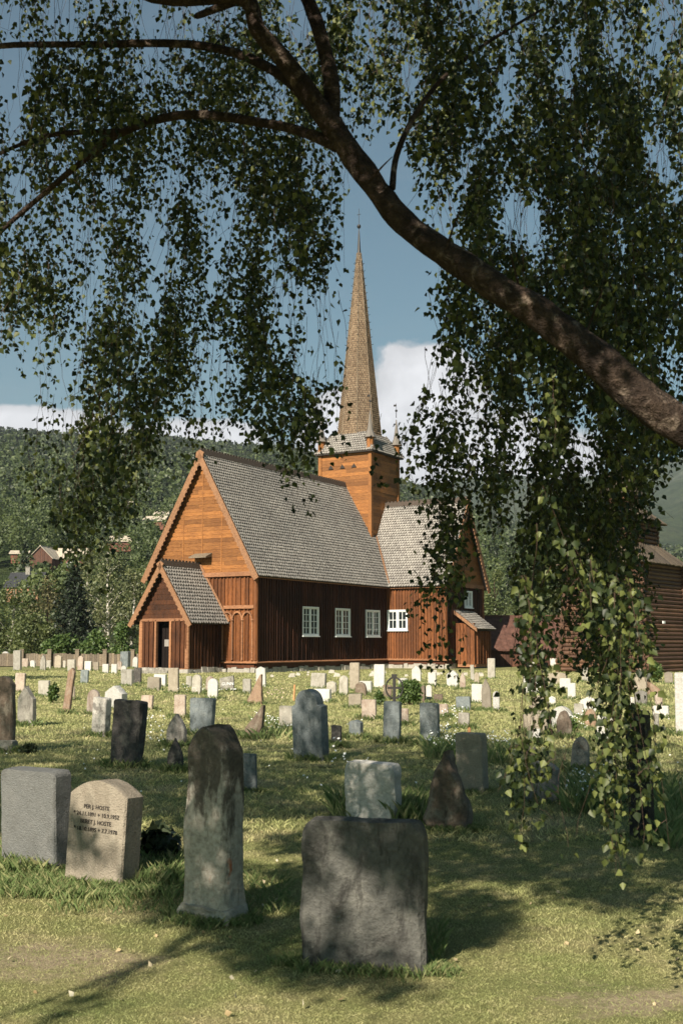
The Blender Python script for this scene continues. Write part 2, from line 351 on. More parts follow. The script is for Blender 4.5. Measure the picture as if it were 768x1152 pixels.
AZ1 = [-75, -20, -8, -2, 3, 7, 12, 20, 75]; E1 = [.16, .172, .170, .162, .134, .106, .078, .07, .07]
AZ2 = [-75, -20, 0, 3, 7, 12, 14, 16, 20, 75]; E2 = [.06, .08, .12, .132, .139, .138, .141, .150, .165, .18]
def hill_h(x, y):
    r = np.hypot(x, y); az = np.degrees(np.arctan2(x, y))
    e1 = np.interp(az, AZ1, E1); e2 = np.interp(az, AZ2, E2)
    s1 = np.clip((r - 150) / 950, 0, 1.08); s2 = np.clip((r - 900) / 2400, 0, 1.1)
    n = np.sin(az * 0.9 + r * 0.004) * 0.5 + np.sin(az * 2.3 - r * 0.009 + 1) * 0.3 + np.sin(x * 0.021) * np.cos(y * 0.017) * 0.5
    h1 = e1 * 1100 * s1 ** 1.04 + n * 5 * np.clip((r - 170) / 400, 0, 1) * (1 - np.clip((r - 800) / 250, 0, 1) * 0.7)
    h2 = e2 * 3300 * s2 ** 1.1 + n * 24 * np.clip((r - 1100) / 900, 0, 1) * (1 - np.clip((r - 2700) / 400, 0, 1) * 0.6)
    return np.maximum(h1, h2) - 1.2
def build_hills():
    m = NT('hillside'); big = m.noise(0.004, 6, 0.6); mid = m.noise(0.03, 7, 0.7); fine = m.noise(0.16, 5, 0.75)
    c = m.ramp(mid, [(0.3, (0.022, 0.038, 0.016)), (0.5, (0.042, 0.062, 0.026)), (0.72, (0.085, 0.105, 0.045))])
    c = m.mix(m.math('MULTIPLY', m.ramp(big, [(0.52, (0, 0, 0)), (0.62, (1, 1, 1))]), 0.5), c, (0.10, 0.115, 0.065))
    sep = m.n('ShaderNodeSeparateXYZ'); m.l(m.tc.outputs['Object'], sep.inputs[0])
    rock = m.math('MULTIPLY', m.ramp(m.noise(0.006, 7, 0.7, dist=1.0), [(0.5, (0, 0, 0)), (0.62, (1, 1, 1))]), m.math('MULTIPLY', m.math('SUBTRACT', sep.outputs[2], 240), 0.006, True))
    c = m.mix(m.math('MULTIPLY', rock, .6), c, (0.16, 0.175, 0.14))
    c = m.mix(1.0, c, m.ramp(fine, [(0.3, (0.5, 0.5, 0.5)), (0.7, (1.4, 1.4, 1.3))]), 'MULTIPLY')
    m.col(c); m.rough(0.95, 0.05); m.bump(m.math('ADD', mid, fine), 1.0, 6.0)
    az = np.radians(np.linspace(-75, 75, 260)); r = np.concatenate([np.linspace(140, 1250, 120), np.geomspace(1270, 4600, 70)])
    R, A = np.meshgrid(r, az, indexing='ij'); X = R * np.sin(A); Y = R * np.cos(A); Z = hill_h(X, Y)
    nr, na = R.shape; V = np.stack([X, Y, Z], -1).reshape(-1, 3)
    i = np.arange(nr - 1)[:, None] * na + np.arange(na - 1)[None]; i = i.ravel()
    o = np_mesh('hills', V, np.stack([i, i + na, i + na + 1, i + 1], 1), m.m, smooth=True); tag(o, kind='structure')
build_hills()

# leaves as small folded quads: positions P, tip direction D, width direction W
def leaf_cloud(P, size, down=0.6, fold=0.25, aspect=0.8, r=rng, birch=False):
    n = len(P); size = np.broadcast_to(np.asarray(size, dtype=float), (n,))[:, None]
    D = r.normal(size=(n, 3)); D /= np.linalg.norm(D, axis=1)[:, None]; D[:, 2] -= down * 1.6; D /= np.linalg.norm(D, axis=1)[:, None]
    W = np.cross(D, r.normal(size=(n, 3))); W /= np.linalg.norm(W, axis=1)[:, None]; Nn = np.cross(D, W)
    if birch:
        a = aspect * 0.5
        V = np.stack([P, P + D * size * .30 + W * size * a + Nn * size * fold * .5, P + D * size * .62 + W * size * a * .62 + Nn * size * fold * .35, P + D * size,
                      P + D * size * .62 - W * size * a * .62 + Nn * size * fold * .35, P + D * size * .30 - W * size * a + Nn * size * fold * .5], 1)
        k = np.arange(n)[:, None] * 6
        Fq = np.concatenate([k + np.array([[0, 1, 2, 3]]), k + np.array([[0, 3, 4, 5]])], 0)
        return V.reshape(-1, 3), Fq
    V = np.stack([P - W * size * .1, P + D * size * .45 + W * size * aspect * .5 + Nn * size * fold * .5, P + D * size, P + D * size * .45 - W * size * aspect * .5 + Nn * size * fold * .5], 1)
    k = np.arange(n)[:, None] * 4
    return V.reshape(-1, 3), k + np.array([[0, 1, 2, 3]])

def build_forest():
    def scatter(n, r0, r1, a0, a1, seed):
        q = np.random.default_rng(seed); r = np.sqrt(q.uniform(r0 ** 2, r1 ** 2, n)); a = np.radians(q.uniform(a0, a1, n)); return q, r * np.sin(a), r * np.cos(a)
    def clear(x, y):     # meadows round the farms on the slope
        return ((np.abs(x + 56) < 20) & (np.abs(y - 228) < 16)) | ((np.abs(x + 50) < 6) & (np.abs(y - 172) < 9))
    # near slope: crowns of leaf clumps
    q, X, Y = scatter(1100, 168, 360, -30, 28, 5); ok = ~clear(X, Y); X = X[ok]; Y = Y[ok]; Z = hill_h(X, Y)
    PP = []; SZ = []; con = []
    for x, y, z in zip(X, Y, Z):
        r_ = math.hypot(x, y); k = int(520 - r_ * 0.75); s = q.uniform(0.75, 1.25); conif = q.random() < 0.22
        hgt = (9.5 if conif else 8.0) * s; rad = (1.7 if conif else 2.6) * s
        u = q.random(k) ** 0.8; a = q.uniform(0, 2 * pi, k)
        pr = (1 - u) * 1.0 if conif else np.sqrt(np.clip(1 - (2 * u - 0.95) ** 2, 0.02, 1))
        rr = rad * pr * q.uniform(0.55, 1.05, k) * (1 + 0.25 * np.sin(a * 3 + x) * np.sin(u * 7 + y))
        P = np.stack([x + rr * np.cos(a), y + rr * np.sin(a), z + 0.8 + u * hgt * 0.95], 1)
        (con if conif else PP).append(P)
    for nm, lst, mt, sz in (('slope_woodland', PP, 'slope_leaf', 0.62), ('slope_conifers', con, 'spruce_leaf', 0.55)):
        P = np.concatenate(lst); V, Fq = leaf_cloud(P, rng.uniform(0.6, 1.25, len(P)) * sz, 0.25, 0.2, 0.9)
        tag(np_mesh(nm, V, Fq, M[mt]), 'wood of ' + ('dark conifers' if 'con' in nm else 'green leafy trees') + ' covering the lower hillside behind the church', 'woodland', kind='stuff')
    # far slope: smaller crowns, fewer clumps each
    q, X, Y = scatter(17500, 340, 1180, -24, 22, 8); Z = hill_h(X, Y); n = len(X); r_ = np.hypot(X, Y); conif = q.random(n) < 0.27
    for nm, sel, mt, kk in (('far_woodland', ~conif, 'slope_leaf', 34), ('far_conifers', conif, 'spruce_leaf', 30)):
        x, y, z, rr = X[sel], Y[sel], Z[sel], r_[sel]; c = nm == 'far_conifers'; m_ = len(x); s = q.uniform(.7, 1.3, m_)
        u = q.random((m_, kk)) ** .8; a = q.uniform(0, 2 * pi, (m_, kk)); R = (s * (1.7 if c else 3.0))[:, None] * ((1.05 - u) if c else np.sqrt(np.clip(1 - (2 * u - .9) ** 2, .03, 1))) * q.uniform(.5, 1, (m_, kk))
        P = np.stack([x[:, None] + R * np.cos(a), y[:, None] + R * np.sin(a), z[:, None] + u * (s * (10 if c else 7.5))[:, None]], -1).reshape(-1, 3)
        sz = (np.repeat(.7 + rr / 520, kk) * q.uniform(.7, 1.25, m_ * kk)) * (.8 if c else 1.0)
        V, Fq = leaf_cloud(P, sz, .1, .2, .95, q)
        tag(np_mesh(nm, V, Fq, M[mt]), ('dark conifers' if c else 'leafy trees') + ' of the far forest carpeting the hillside up to the skyline', 'forest', kind='stuff')
build_forest()

# ------------------------------------------------------------------ the church
M['ridge'] = mat_plain('dark_grey_ridge', (0.06, 0.045, 0.035), .8, var=.3)
TH = radians(30.2); AX = Vector((sin(TH), cos(TH), 0)); BX = Vector((-cos(TH), sin(TH), 0))
CORNER = gr(287, 757)
church = empty('stave_church', CORNER, radians(90) - TH)
tag(church, 'orange brown tarred wooden stave church with slate roofs and a tall tapering spire', 'church')

def plank_wall(p0, p1, z0, z1, out, openings=(), nm='plank_wall', parent=church, pw=0.27, mat='wall', battens=True, seed=1, zt=None):
    """vertical boards from p0 to p1 (plan points); out = outward normal; openings (d0,d1,z0,z1) along the wall"""
    rs = random.Random(seed); p0 = Vector((p0[0], p0[1], 0)); p1 = Vector((p1[0], p1[1], 0)); d = (p1 - p0); L = d.length; d.normalize(); o = Vector((out[0], out[1], 0))
    b = MB(); b2 = MB(); x = 0.0
    while x < L - 0.02:
        w = min(pw * rs.uniform(0.85, 1.2), L - x)
        segs = [(z0, z1)]
        for (a0, a1, c0, c1) in openings:
            if a0 - 0.02 < x + w / 2 < a1 + 0.02: segs = [(z0, c0), (c1, z1)]
        for s0, s1 in segs:
            if s1 - s0 < 0.02: continue
            t = 0.05 + rs.uniform(-0.012, 0.012)
            b.obox(p0 + d * (x + 0.005) + Vector((0, 0, s0)), d * (w - 0.01), o * t, (0, 0, s1 - s0))
            if battens:
                b2.obox(p0 + d * (x + w - 0.045) + o * 0.035 + Vector((0, 0, s0 + .01)), d * 0.09, o * (0.085 + rs.uniform(0, .02)), (0, 0, s1 - s0 - rs.uniform(.02, .08)))
        x += w
    bk = MB(); bk.obox(p0 - o * 0.18 + Vector((0, 0, z0)), d * L, o * 0.175, (0, 0, z1 - z0)); 
    w = b.build(nm, M[mat], parent); 
    if battens: b2.build('battens', M[mat], w)
    bk.build('backing', M['dark'], w)
    return w
def tri_boards(c, half, z0, zt, n_dir, across, bh=0.24, th=0.05, seed=2, trim=1.0):
    """horizontal boards filling a gable triangle; c = plan centre, across = direction along the wall"""
    rs = random.Random(seed); b = MB(); c = Vector((c[0], c[1], 0)); ac = Vector((across[0], across[1], 0)); o = Vector((n_dir[0], n_dir[1], 0)); z = z0
    while z < zt - 0.05:
        z2 = min(z + bh * rs.uniform(0.85, 1.15), zt - 0.02)
        w0 = half * (zt - z) / (zt - z0) * trim; w1 = max(0.02, half * (zt - z2) / (zt - z0) * trim); cuts = [-w0] + sorted(rs.uniform(-w0 * .8, w0 * .8) for _ in range(1 if w0 > 1 else 0)) + [w0]
        for k in range(len(cuts) - 1):
            a, e = cuts[k], cuts[k + 1]; a1 = -w1 if k == 0 else min(max(a, -w1), w1); e1 = w1 if k == len(cuts) - 2 else min(max(e, -w1), w1)
            if e1 - a1 < 0.01: continue
            t = th + rs.uniform(-.01, .015)
            P = [c + ac * (a + .004) + Vector((0, 0, z + .006)), c + ac * (e - .004) + Vector((0, 0, z + .006)), c + ac * (e1 - .004) + Vector((0, 0, z2 - .004)), c + ac * (a1 + .004) + Vector((0, 0, z2 - .004))]
            b.prism(P, o * t)
        z = z2
    return b
def shingles(b, o, du, dr, L, R, keep=None, ex=0.22, w=0.21, seed=3, point=True):
    """pointed shingles on a slope: o = eave corner, du along the eave, dr up the slope"""
    rs = random.Random(seed); o = Vector(o); du = Vector(du).normalized(); dr = Vector(dr).normalized(); n = du.cross(dr).normalized()
    if n.z < 0: n = -n
    row = 0; r = -0.04
    while r < R - 0.02:
        x = -(w / 2) * (row % 2)
        while x < L:
            x0 = max(x + .014, 0); x1 = min(x + w - .014, L); x += w
            if x1 - x0 < 0.03: continue
            if keep and not keep((x0 + x1) / 2, r): continue
            h0 = 0.06 + rs.uniform(-.008, .012); top = min(r + ex * 1.15, R); jr = rs.uniform(-.012, .012); cut = ex * 0.42 if point else 0.0
            A = [(x0, r + cut + jr, h0), ((x0 + x1) / 2, r + jr, h0), (x1, r + cut + jr, h0), (x1, top, .012), (x0, top, .012)]
            up = [o + du * p[0] + dr * p[1] + n * p[2] for p in A]
            lo = [o + du * p[0] + dr * p[1] + n * (p[2] - .022) for p in A[:3]]
            b.add(up + lo, [(0, 1, 2, 3, 4), (5, 6, 1, 0), (6, 7, 2, 1)])
        r += ex; row += 1
def roof_slope(b, bs, o, du, dr, L, R, keep=None, th=0.14, **k):
    o = Vector(o); du = Vector(du).normalized(); dr = Vector(dr).normalized(); n = du.cross(dr).normalized()
    if n.z < 0: n = -n
    bs.obox(o - n * th, du * L, dr * R, n * th); shingles(b, o, du, dr, L, R, keep, **k)
def gable_roof(nm, axis, c, half, z_e, z_r, a0, a1, parent=church, seed=5, mat='slate', **k):
    """axis 's' or 't': ridge direction; c = centre on the other axis; half = eave half-width"""
    b = MB(); bs = MB(); L = a1 - a0; hh = z_r - z_e; R = sqrt(half * half + hh * hh)
    for sg in (-1, 1):
        if axis == 's': o = (a0, c + sg * half, z_e); du = (1, 0, 0); dr = (0, -sg * half, hh)
        else: o = (c + sg * half, a0, z_e); du = (0, 1, 0); dr = (-sg * half, 0, hh)
        roof_slope(b, bs, o, du, dr, L, R, seed=seed + sg, **k)
    rf = b.build(nm, M[mat], parent); bs.build('roof_deck', M['underslate'], rf)
    cr = MB(); zz = z_r - 0.06
    if axis == 's':
        cr.prism([(a0 - .02, c - .17, zz - .1), (a0 - .02, c + .17, zz - .1), (a0 - .02, c + .05, zz + .24), (a0 - .02, c - .05, zz + .24)], (L + .04, 0, 0))
    else:
        cr.prism([(c - .17, a0 - .02, zz - .1), (c + .17, a0 - .02, zz - .1), (c + .05, a0 - .02, zz + .24), (c - .05, a0 - .02, zz + .24)], (0, L + .04, 0))
    n = int(L / 0.3)
    for i in range(n):       # worn scallops along the crest
        q = a0 + (i + .5) * L / n
        if axis == 's': cr.box(q - .09, q + .09, c - .03, c + .03, zz + .235, zz + .33)
        else: cr.box(c - .03, c + .03, q - .09, q + .09, zz + .235, zz + .33)
    cr.build('ridge_crest', M['ridge'], rf); return rf
def barge(axis, c, half, z_e, z_r, a, sg_out, parent=church, wd=0.34, teeth=True, bottom_drop=0.12):
    """verge boards of a gable at position a, thickness towards sg_out"""
    hh = z_r - z_e; R = sqrt(half * half + hh * hh)
    for sg in (-1, 1):
        b = MB()
        def pt(q, off, dep):   # q up the slope, off below the roof plane
            x = c + sg * (half - half / R * q) - sg * (hh / R) * off * 1.0; z = z_e + hh / R * q - half / R * off
            y = a + sg_out * dep
            return (y, x, z) if axis == 's' else (x, y, z)
        b.add([pt(-.15, -.02, 0), pt(R + .1, -.02, 0), pt(R + .1, wd, 0), pt(-.15, wd, 0), pt(-.15, -.02, .07), pt(R + .1, -.02, .07), pt(R + .1, wd, .07), pt(-.15, wd, .07)],
              [(0, 1, 2, 3), (7, 6, 5, 4), (4, 5, 1, 0), (5, 6, 2, 1), (6, 7, 3, 2), (7, 4, 0, 3)])
        if teeth:
            n = int(R / 0.3)
            for i in range(n):
                q = (i + .5) * R / n
                b.add([pt(q - .11, wd - .01, .01), pt(q + .11, wd - .01, .01), pt(q, wd + .08, .01), pt(q - .11, wd - .01, .06), pt(q + .11, wd - .01, .06), pt(q, wd + .08, .06)], [(0, 1, 2), (5, 4, 3), (0, 3, 4, 1), (1, 4, 5, 2), (2, 5, 3, 0)])
        b.build('barge_board', M['trim'], parent)
def window(p, d, out, w, z0, z1, cols, rows, parent=church):
    """white casement pair; p = plan corner, d along the wall"""
    p = Vector((p[0], p[1], 0)); d = Vector((d[0], d[1], 0)); o = Vector((out[0], out[1], 0)); h = z1 - z0; Z = Vector((0, 0, 1))
    def bar(b, x0, x1, a, c, y0, y1): b.obox(p + d * x0 + Z * (z0 + a) + o * y0, d * (x1 - x0), o * (y1 - y0), Z * (c - a))
    f = MB(); fr = 0.10
    bar(f, 0, fr, 0, h, .06, .17); bar(f, w - fr, w, 0, h, .06, .17); bar(f, fr, w - fr, 0, fr, .06, .17); bar(f, fr, w - fr, h - fr, h, .06, .17); bar(f, w / 2 - .05, w / 2 + .05, fr, h - fr, .06, .16)
    wn = f.build('window', M['white'], parent)
    g = MB(); bar(g, .05, w - .05, .05, h - .05, .02, .06); g.build('pane', M['glass'], wn)
    mu = MB()
    for side in (0, 1):
        x0 = fr if side == 0 else w / 2 + .05; x1 = w / 2 - .05 if side == 0 else w - fr
        mb = mu
        bar(mb, x0, x0 + .05, fr, h - fr, .065, .13); bar(mb, x1 - .05, x1, fr, h - fr, .065, .13)
        bar(mb, x0 + .05, x1 - .05, fr, fr + .05, .065, .13); bar(mb, x0 + .05, x1 - .05, h - fr - .05, h - fr, .065, .13)
        for i in range(1, cols):
            xc = x0 + (x1 - x0) * i / cols; bar(mb, xc - .018, xc + .018, fr + .05, h - fr - .05, .07, .12)
        for j in range(1, rows):
            zc = fr + (h - 2 * fr) * j / rows; bar(mb, x0 + .05, x1 - .05, zc - .018, zc + .018, .072, .115)
    mu.build('glazing_bars', M['white'], wn)
    s = MB(); bar(s, -.05, w + .05, -.06, 0, .04, .24); s.build('sill', M['white'], wn)

W = 7.8; CT = 3.9; LN = 16.4; TW = 6.4; TS = LN + TW / 2; TT = -4.6; ZW = 5.85
NR = 13.45; TR = 12.05; Z0 = 0.62
# foundation: rubble under a heavy sill
rs = random.Random(4)
def rubble(x0, y0, x1, y1, ox, oy):
    L = math.hypot(x1 - x0, y1 - y0); q = 0; fb = MB()
    while q < L:
        w = rs.uniform(.3, .75); t = q / L; x = x0 + (x1 - x0) * t; y = y0 + (y1 - y0) * t; dx, dy = (x1 - x0) / L, (y1 - y0) / L
        h = rs.uniform(.2, .36); j = [rs.uniform(-.05, .05) for _ in range(12)]; d = rs.uniform(.2, .32)
        P = [(x, y, -.1), (x + dx * w, y + dy * w, -.1), (x + dx * w - ox * .3, y + dy * w - oy * .3, -.1), (x - ox * .3, y - oy * .3, -.1)]
        P = [(px + (ox * d if k < 2 else 0), py + (oy * d if k < 2 else 0), pz) for k, (px, py, pz) in enumerate(P)]
        T = [(P[k][0] + j[k] - (ox * .08 if k < 2 else 0), P[k][1] + j[k + 4] - (oy * .08 if k < 2 else 0), h + j[k + 8] * .5) for k in range(4)]
        fb.hexa(P + T); q += w + .02
    fb.build('foundation', ST['pale'], church)
rubble(0, 0, LN, 0, 0, -1); rubble(LN, 0, LN, TT, -1, 0); rubble(LN, TT, LN + TW, TT, 0, -1); rubble(0, W, 0, 0, -1, 0); rubble(-3.4, 2.4, 0, 2.4, 0, -1); rubble(-3.4, 5.8, -3.4, 2.4, -1, 0)
rubble(LN + TW, 0, LN + TW + 7, 0, 0, -1)
sb = MB()
def beam(x0, y0, x1, y1, z0, z1, ox, oy, d0, d1, b=sb):
    L = Vector((x1 - x0, y1 - y0, 0)); b.obox((x0 + ox * d0, y0 + oy * d0, z0), L, (ox * (d1 - d0), oy * (d1 - d0), 0), (0, 0, z1 - z0))
BASES = [(0, 0, LN, 0, 0, -1), (LN, 0, LN, TT, -1, 0), (LN, TT, LN + TW, TT, 0, -1), (0, W, 0, 0, -1, 0), (LN + TW, TT, LN + TW, 0, 1, 0), (LN + TW, 0, LN + TW + 7, 0, 0, -1)]
for x0, y0, x1, y1, ox, oy in BASES: beam(x0, y0, x1, y1, .26, .56, ox, oy, -.2, .1)
sb.build('sill_beam', M['darkwood'], church)
wt = MB()
for x0, y0, x1, y1, ox, oy in BASES:
    L = Vector((x1 - x0, y1 - y0, 0)); o = Vector((ox, oy, 0)); P = Vector((x0, y0, 0)); e = L.normalized() * .22
    wt.prism([P - e * (1 if True else 0) + Vector((0, 0, .57)), P - e + o * .27 + Vector((0, 0, .56)), P - e + o * .27 + Vector((0, 0, .61)), P - e + Vector((0, 0, .72))], L + 2 * e)
wt.build('water_table_board', M['sill'], church)
# walls
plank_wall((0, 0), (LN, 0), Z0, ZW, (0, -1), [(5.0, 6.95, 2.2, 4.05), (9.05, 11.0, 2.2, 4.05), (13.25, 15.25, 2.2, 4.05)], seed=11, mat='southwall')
plank_wall((0, W), (0, 0), Z0, ZW, (-1, 0), seed=12, pw=.3)
plank_wall((LN, 0), (LN, TT), Z0, ZW, (-1, 0), [(.16, 1.8, 2.66, 4.1)], seed=13, pw=.22)
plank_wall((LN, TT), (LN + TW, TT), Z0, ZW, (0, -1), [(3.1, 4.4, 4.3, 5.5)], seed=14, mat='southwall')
plank_wall((LN + TW, TT), (LN + TW, 0), Z0, ZW, (1, 0), seed=15)
plank_wall((LN + TW, 0), (LN + TW + 7, 0), Z0, 5.4, (0, -1), seed=16)
plank_wall((LN, W), (0, W), Z0, ZW, (0, 1), seed=17)
plank_wall((LN, W - TT), (LN, W), Z0, ZW, (-1, 0), seed=18)
plank_wall((LN + TW, W - TT), (LN, W - TT), Z0, ZW, (0, 1), seed=19)
for xs, zs0, zs1, wd in ((5.0, 2.2, 4.05, 1.95), (9.05, 2.2, 4.05, 1.95), (13.25, 2.2, 4.05, 1.95)): window((xs, 0), (1, 0), (0, -1), wd, zs0, zs1, 2, 4)
window((LN, -.18), (0, -1), (-1, 0), 1.6, 2.66, 4.1, 2, 2)
window((LN + 3.1, TT), (1, 0), (0, -1), 1.3, 4.3, 5.5, 2, 2)
# posts and beams
for (x, y) in ((0, 0), (0, W), (LN, TT), (LN + TW, TT)):
    pb = MB(); pb.lathe([(.19, .72), (.17, 3), (.17, ZW)], 10, (x + (.02 if x else -.02), y - .02)); pb.build('corner_post', M['wall'], church)
for args in ((0, W, 0, 0, 5.72, 5.98, -1, 0, .02, .24), (0, 2.2, 0, 0, 3.78, 3.98, -1, 0, .12, .22), (0, W, 0, 6.0, 3.78, 3.98, -1, 0, .12, .22), (LN, TT, LN + TW, TT, 5.72, 5.98, 0, -1, .02, .24)):
    bm_ = MB(); beam(*args, bm_); bm_.build('cross_beam', M['sill'], church)
# blind arcade beside the porch
ar = MB()
for k in range(3):
    y0 = .12 + k * .72; yc = y0 + .36
    for yy in ((y0,) if k < 2 else (y0, y0 + .72)): ar.lathe([(.07, .74), (.055, .9), (.055, 3.0), (.1, 3.1), (.07, 3.16)], 8, (-.17, yy))
    for i in range(7):
        a0 = pi * i / 7; a1 = pi * (i + 1) / 7; r0, r1 = .30, .38
        P = [(-.1, yc + r0 * cos(a0), 3.15 + r0 * sin(a0) * 1.3), (-.1, yc + r1 * cos(a0), 3.15 + r1 * sin(a0) * 1.3), (-.1, yc + r1 * cos(a1), 3.15 + r1 * sin(a1) * 1.3), (-.1, yc + r0 * cos(a1), 3.15 + r0 * sin(a1) * 1.3)]
        ar.prism(P, (-.12, 0, 0))
ar.build('blind_arcade', M['sill'], church)
# gables
tri_boards((-.06, CT), 4.2, 5.98, NR - .25, (-1, 0), (0, 1), seed=21).build('gable_boards', M['gable'], church)
tri_boards((TS, TT - .06), 3.5, 5.98, TR - .2, (0, -1), (1, 0), seed=22).build('gable_boards', M['gable'], church)
gb = MB(); gb.prism([(-.05, CT - 4.15, 5.95), (-.05, CT + 4.15, 5.95), (-.05, CT, NR - .3)], (.1, 0, 0)); gb.build('gable_backing', M['dark'], church)
gb = MB(); gb.prism([(TS - 3.45, TT + .05, 5.95), (TS + 3.45, TT + .05, 5.95), (TS, TT + .05, TR - .3)], (0, -.1, 0)); gb.build('gable_backing', M['dark'], church)
st_ = MB()       # upright cover strips on the sunlit gable
for y, z1 in ((CT + 1.45, 10.0), (CT + .0, 12.4), (CT - 1.45, 10.0)): st_.box(-.135, -.10, y - .035, y + .035, 6.0, z1)
st_.build('cover_strip', M['gable'], church)
hd = MB(); hd.prism([(-.1, CT - .75, 6.95), (-.75, CT - .75, 6.88), (-.75, CT - .75, 6.95), (-.1, CT - .75, 7.2)], (0, 1.3, 0)); hd.build('gable_hood', M['oldboards'], church)
# roofs
gable_roof('nave_roof', 's', CT, 4.35, 5.72, NR, -.45, LN + 3.2, seed=31)
gable_roof('transept_roof', 't', TS, 3.66, 5.72, TR, TT - .42, W - TT + .4, seed=35)
gable_roof('chancel_roof', 's', CT, 4.2, 5.4, 11.6, LN + TW - .4, LN + TW + 7.3, seed=38)
barge('s', CT, 4.35, 5.72, NR, -.47, -1); barge('t', TS, 3.66, 5.72, TR, TT - .44, -1)
vb = MB(); e0 = Vector((LN - .36, -.38, 5.86)); e1 = Vector((TS - .55, CT - 1.05, 11.4)); vb.obox(e0, e1 - e0, (.12, .0, .05), (-.0, -.07, .16)); vb.build('valley_board', M['trim'], church)
eb = MB(); beam(-.4, 0, LN - .35, 0, 5.60, 5.74, 0, -1, .22, .34, eb); beam(LN, -.4, LN, TT - .3, 5.60, 5.74, -1, 0, .2, .32, eb); eb.build('eave_board', M['sill'], church)
# west porch
PC = 4.1; PH = 1.7; PL = -3.4
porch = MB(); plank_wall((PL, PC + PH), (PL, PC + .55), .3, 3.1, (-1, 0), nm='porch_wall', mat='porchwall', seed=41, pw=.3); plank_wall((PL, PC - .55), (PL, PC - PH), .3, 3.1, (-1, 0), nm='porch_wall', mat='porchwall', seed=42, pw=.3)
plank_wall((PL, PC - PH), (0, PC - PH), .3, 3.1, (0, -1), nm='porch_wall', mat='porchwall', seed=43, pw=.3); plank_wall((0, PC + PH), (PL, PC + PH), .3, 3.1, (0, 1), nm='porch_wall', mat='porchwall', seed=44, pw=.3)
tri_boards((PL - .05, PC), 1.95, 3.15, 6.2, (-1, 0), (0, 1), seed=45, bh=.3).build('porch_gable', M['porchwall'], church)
pgb = MB(); pgb.prism([(PL - .04, PC - 1.95, 3.1), (PL - .04, PC + 1.95, 3.1), (PL - .04, PC, 6.15)], (.1, 0, 0)); pgb.box(PL - .12, PL + .05, PC - 1.9, PC + 1.9, 3.0, 3.17)
for y in (PC - .55, PC + .55): pgb.box(PL - .14, PL + .06, y - .07, y + .07, .3, 3.0)
for y in (PC - PH, PC + PH): pgb.lathe([(.15, .25), (.13, 3.0)], 9, (PL, y))
pgb.build('porch_frame', M['sill'], church)
dr_ = MB(); dr_.box(PL + .5, PL + .58, PC - .55, PC + .55, .3, 3.0)
for k in range(4): dr_.box(PL + .46, PL + .5, PC - .5 + k * .26, PC - .27 + k * .26, .34, 2.96)
door = dr_.build('door', M['dark'], church); hn = MB(); hn.tube([(PL + .44, PC - .35, 1.5), (PL + .38, PC - .35, 1.5), (PL + .38, PC - .35, 1.32), (PL + .44, PC - .35, 1.32)], .02, 6); hn.build('handle', M['iron'], door)
sg_ = MB(); sg_.box(PL + .42, PL + .455, PC - .02, PC + .3, 1.55, 1.95); sg_.build('notice', M['lead'], door)
sp_ = MB(); sp_.box(PL - .9, PL - .05, PC - 1.0, PC + 1.0, -.05, .16); sp_.box(PL - .5, PL - .05, PC - .9, PC + .9, .16, .32); sp_.build('porch_step', ST['grey'], church)
gable_roof('porch_roof', 's', PC, 2.25, 2.9, 6.4, PL - .42, .05, seed=46, ex=.24, w=.24)
barge('s', PC, 2.25, 2.9, 6.4, PL - .44, -1, wd=.26)
lk = MB()         # flashing board where the porch roof meets the gable
p0 = Vector((-.13, PC - 2.25, 2.98)); p1 = Vector((-.13, PC, 6.5)); lk.obox(p0, p1 - p0, (-.05, 0, 0), (0, -.1, .09)); lk.build('verge_strip', M['trim'], church)
pbm = MB(); beam(PL, PC + PH, PL, PC - PH, .05, .3, -1, 0, -.2, .08, pbm); beam(PL, PC - PH, 0, PC - PH, .05, .3, 0, -1, -.2, .08, pbm); pbm.build('porch_sill', M['sill'], church)
# small lean-to porch on the transept gable
QS0, QS1, QT = LN + 1.6, LN + 4.2, TT - 1.5
plank_wall((QS0, TT), (QS0, QT), .3, 3.15, (-1, 0), nm='side_porch_wall', seed=51, pw=.22)
plank_wall((QS0, QT), (QS1, QT), .3, 2.6, (0, -1), nm='side_porch_wall', seed=52); plank_wall((QS1, QT), (QS1, TT), .3, 3.0, (1, 0), nm='side_porch_wall', seed=53)
b = MB(); bs = MB(); o = Vector((QS0 - .3, QT - .35, 2.75)); drr = Vector((0, 1.85, 1.35)); roof_slope(b, bs, o, (1, 0, 0), drr, QS1 - QS0 + .7, drr.length, seed=54, ex=.22, w=.22)
sr = b.build('side_porch_roof', M['slate'], church); bs.build('roof_deck', M['underslate'], sr)
vb = MB(); vb.obox(o + Vector((-.08, 0, -.22)), drr, (.07, 0, 0), (0, 0, .26)); vb.build('barge_board', M['trim'], church)
qb = MB(); beam(QS0, TT, QS0, QT, .1, .3, -1, 0, -.2, .08, qb); beam(QS0, QT, QS1, QT, .1, .3, 0, -1, -.2, .08, qb); qb.build('side_porch_sill', M['sill'], church)
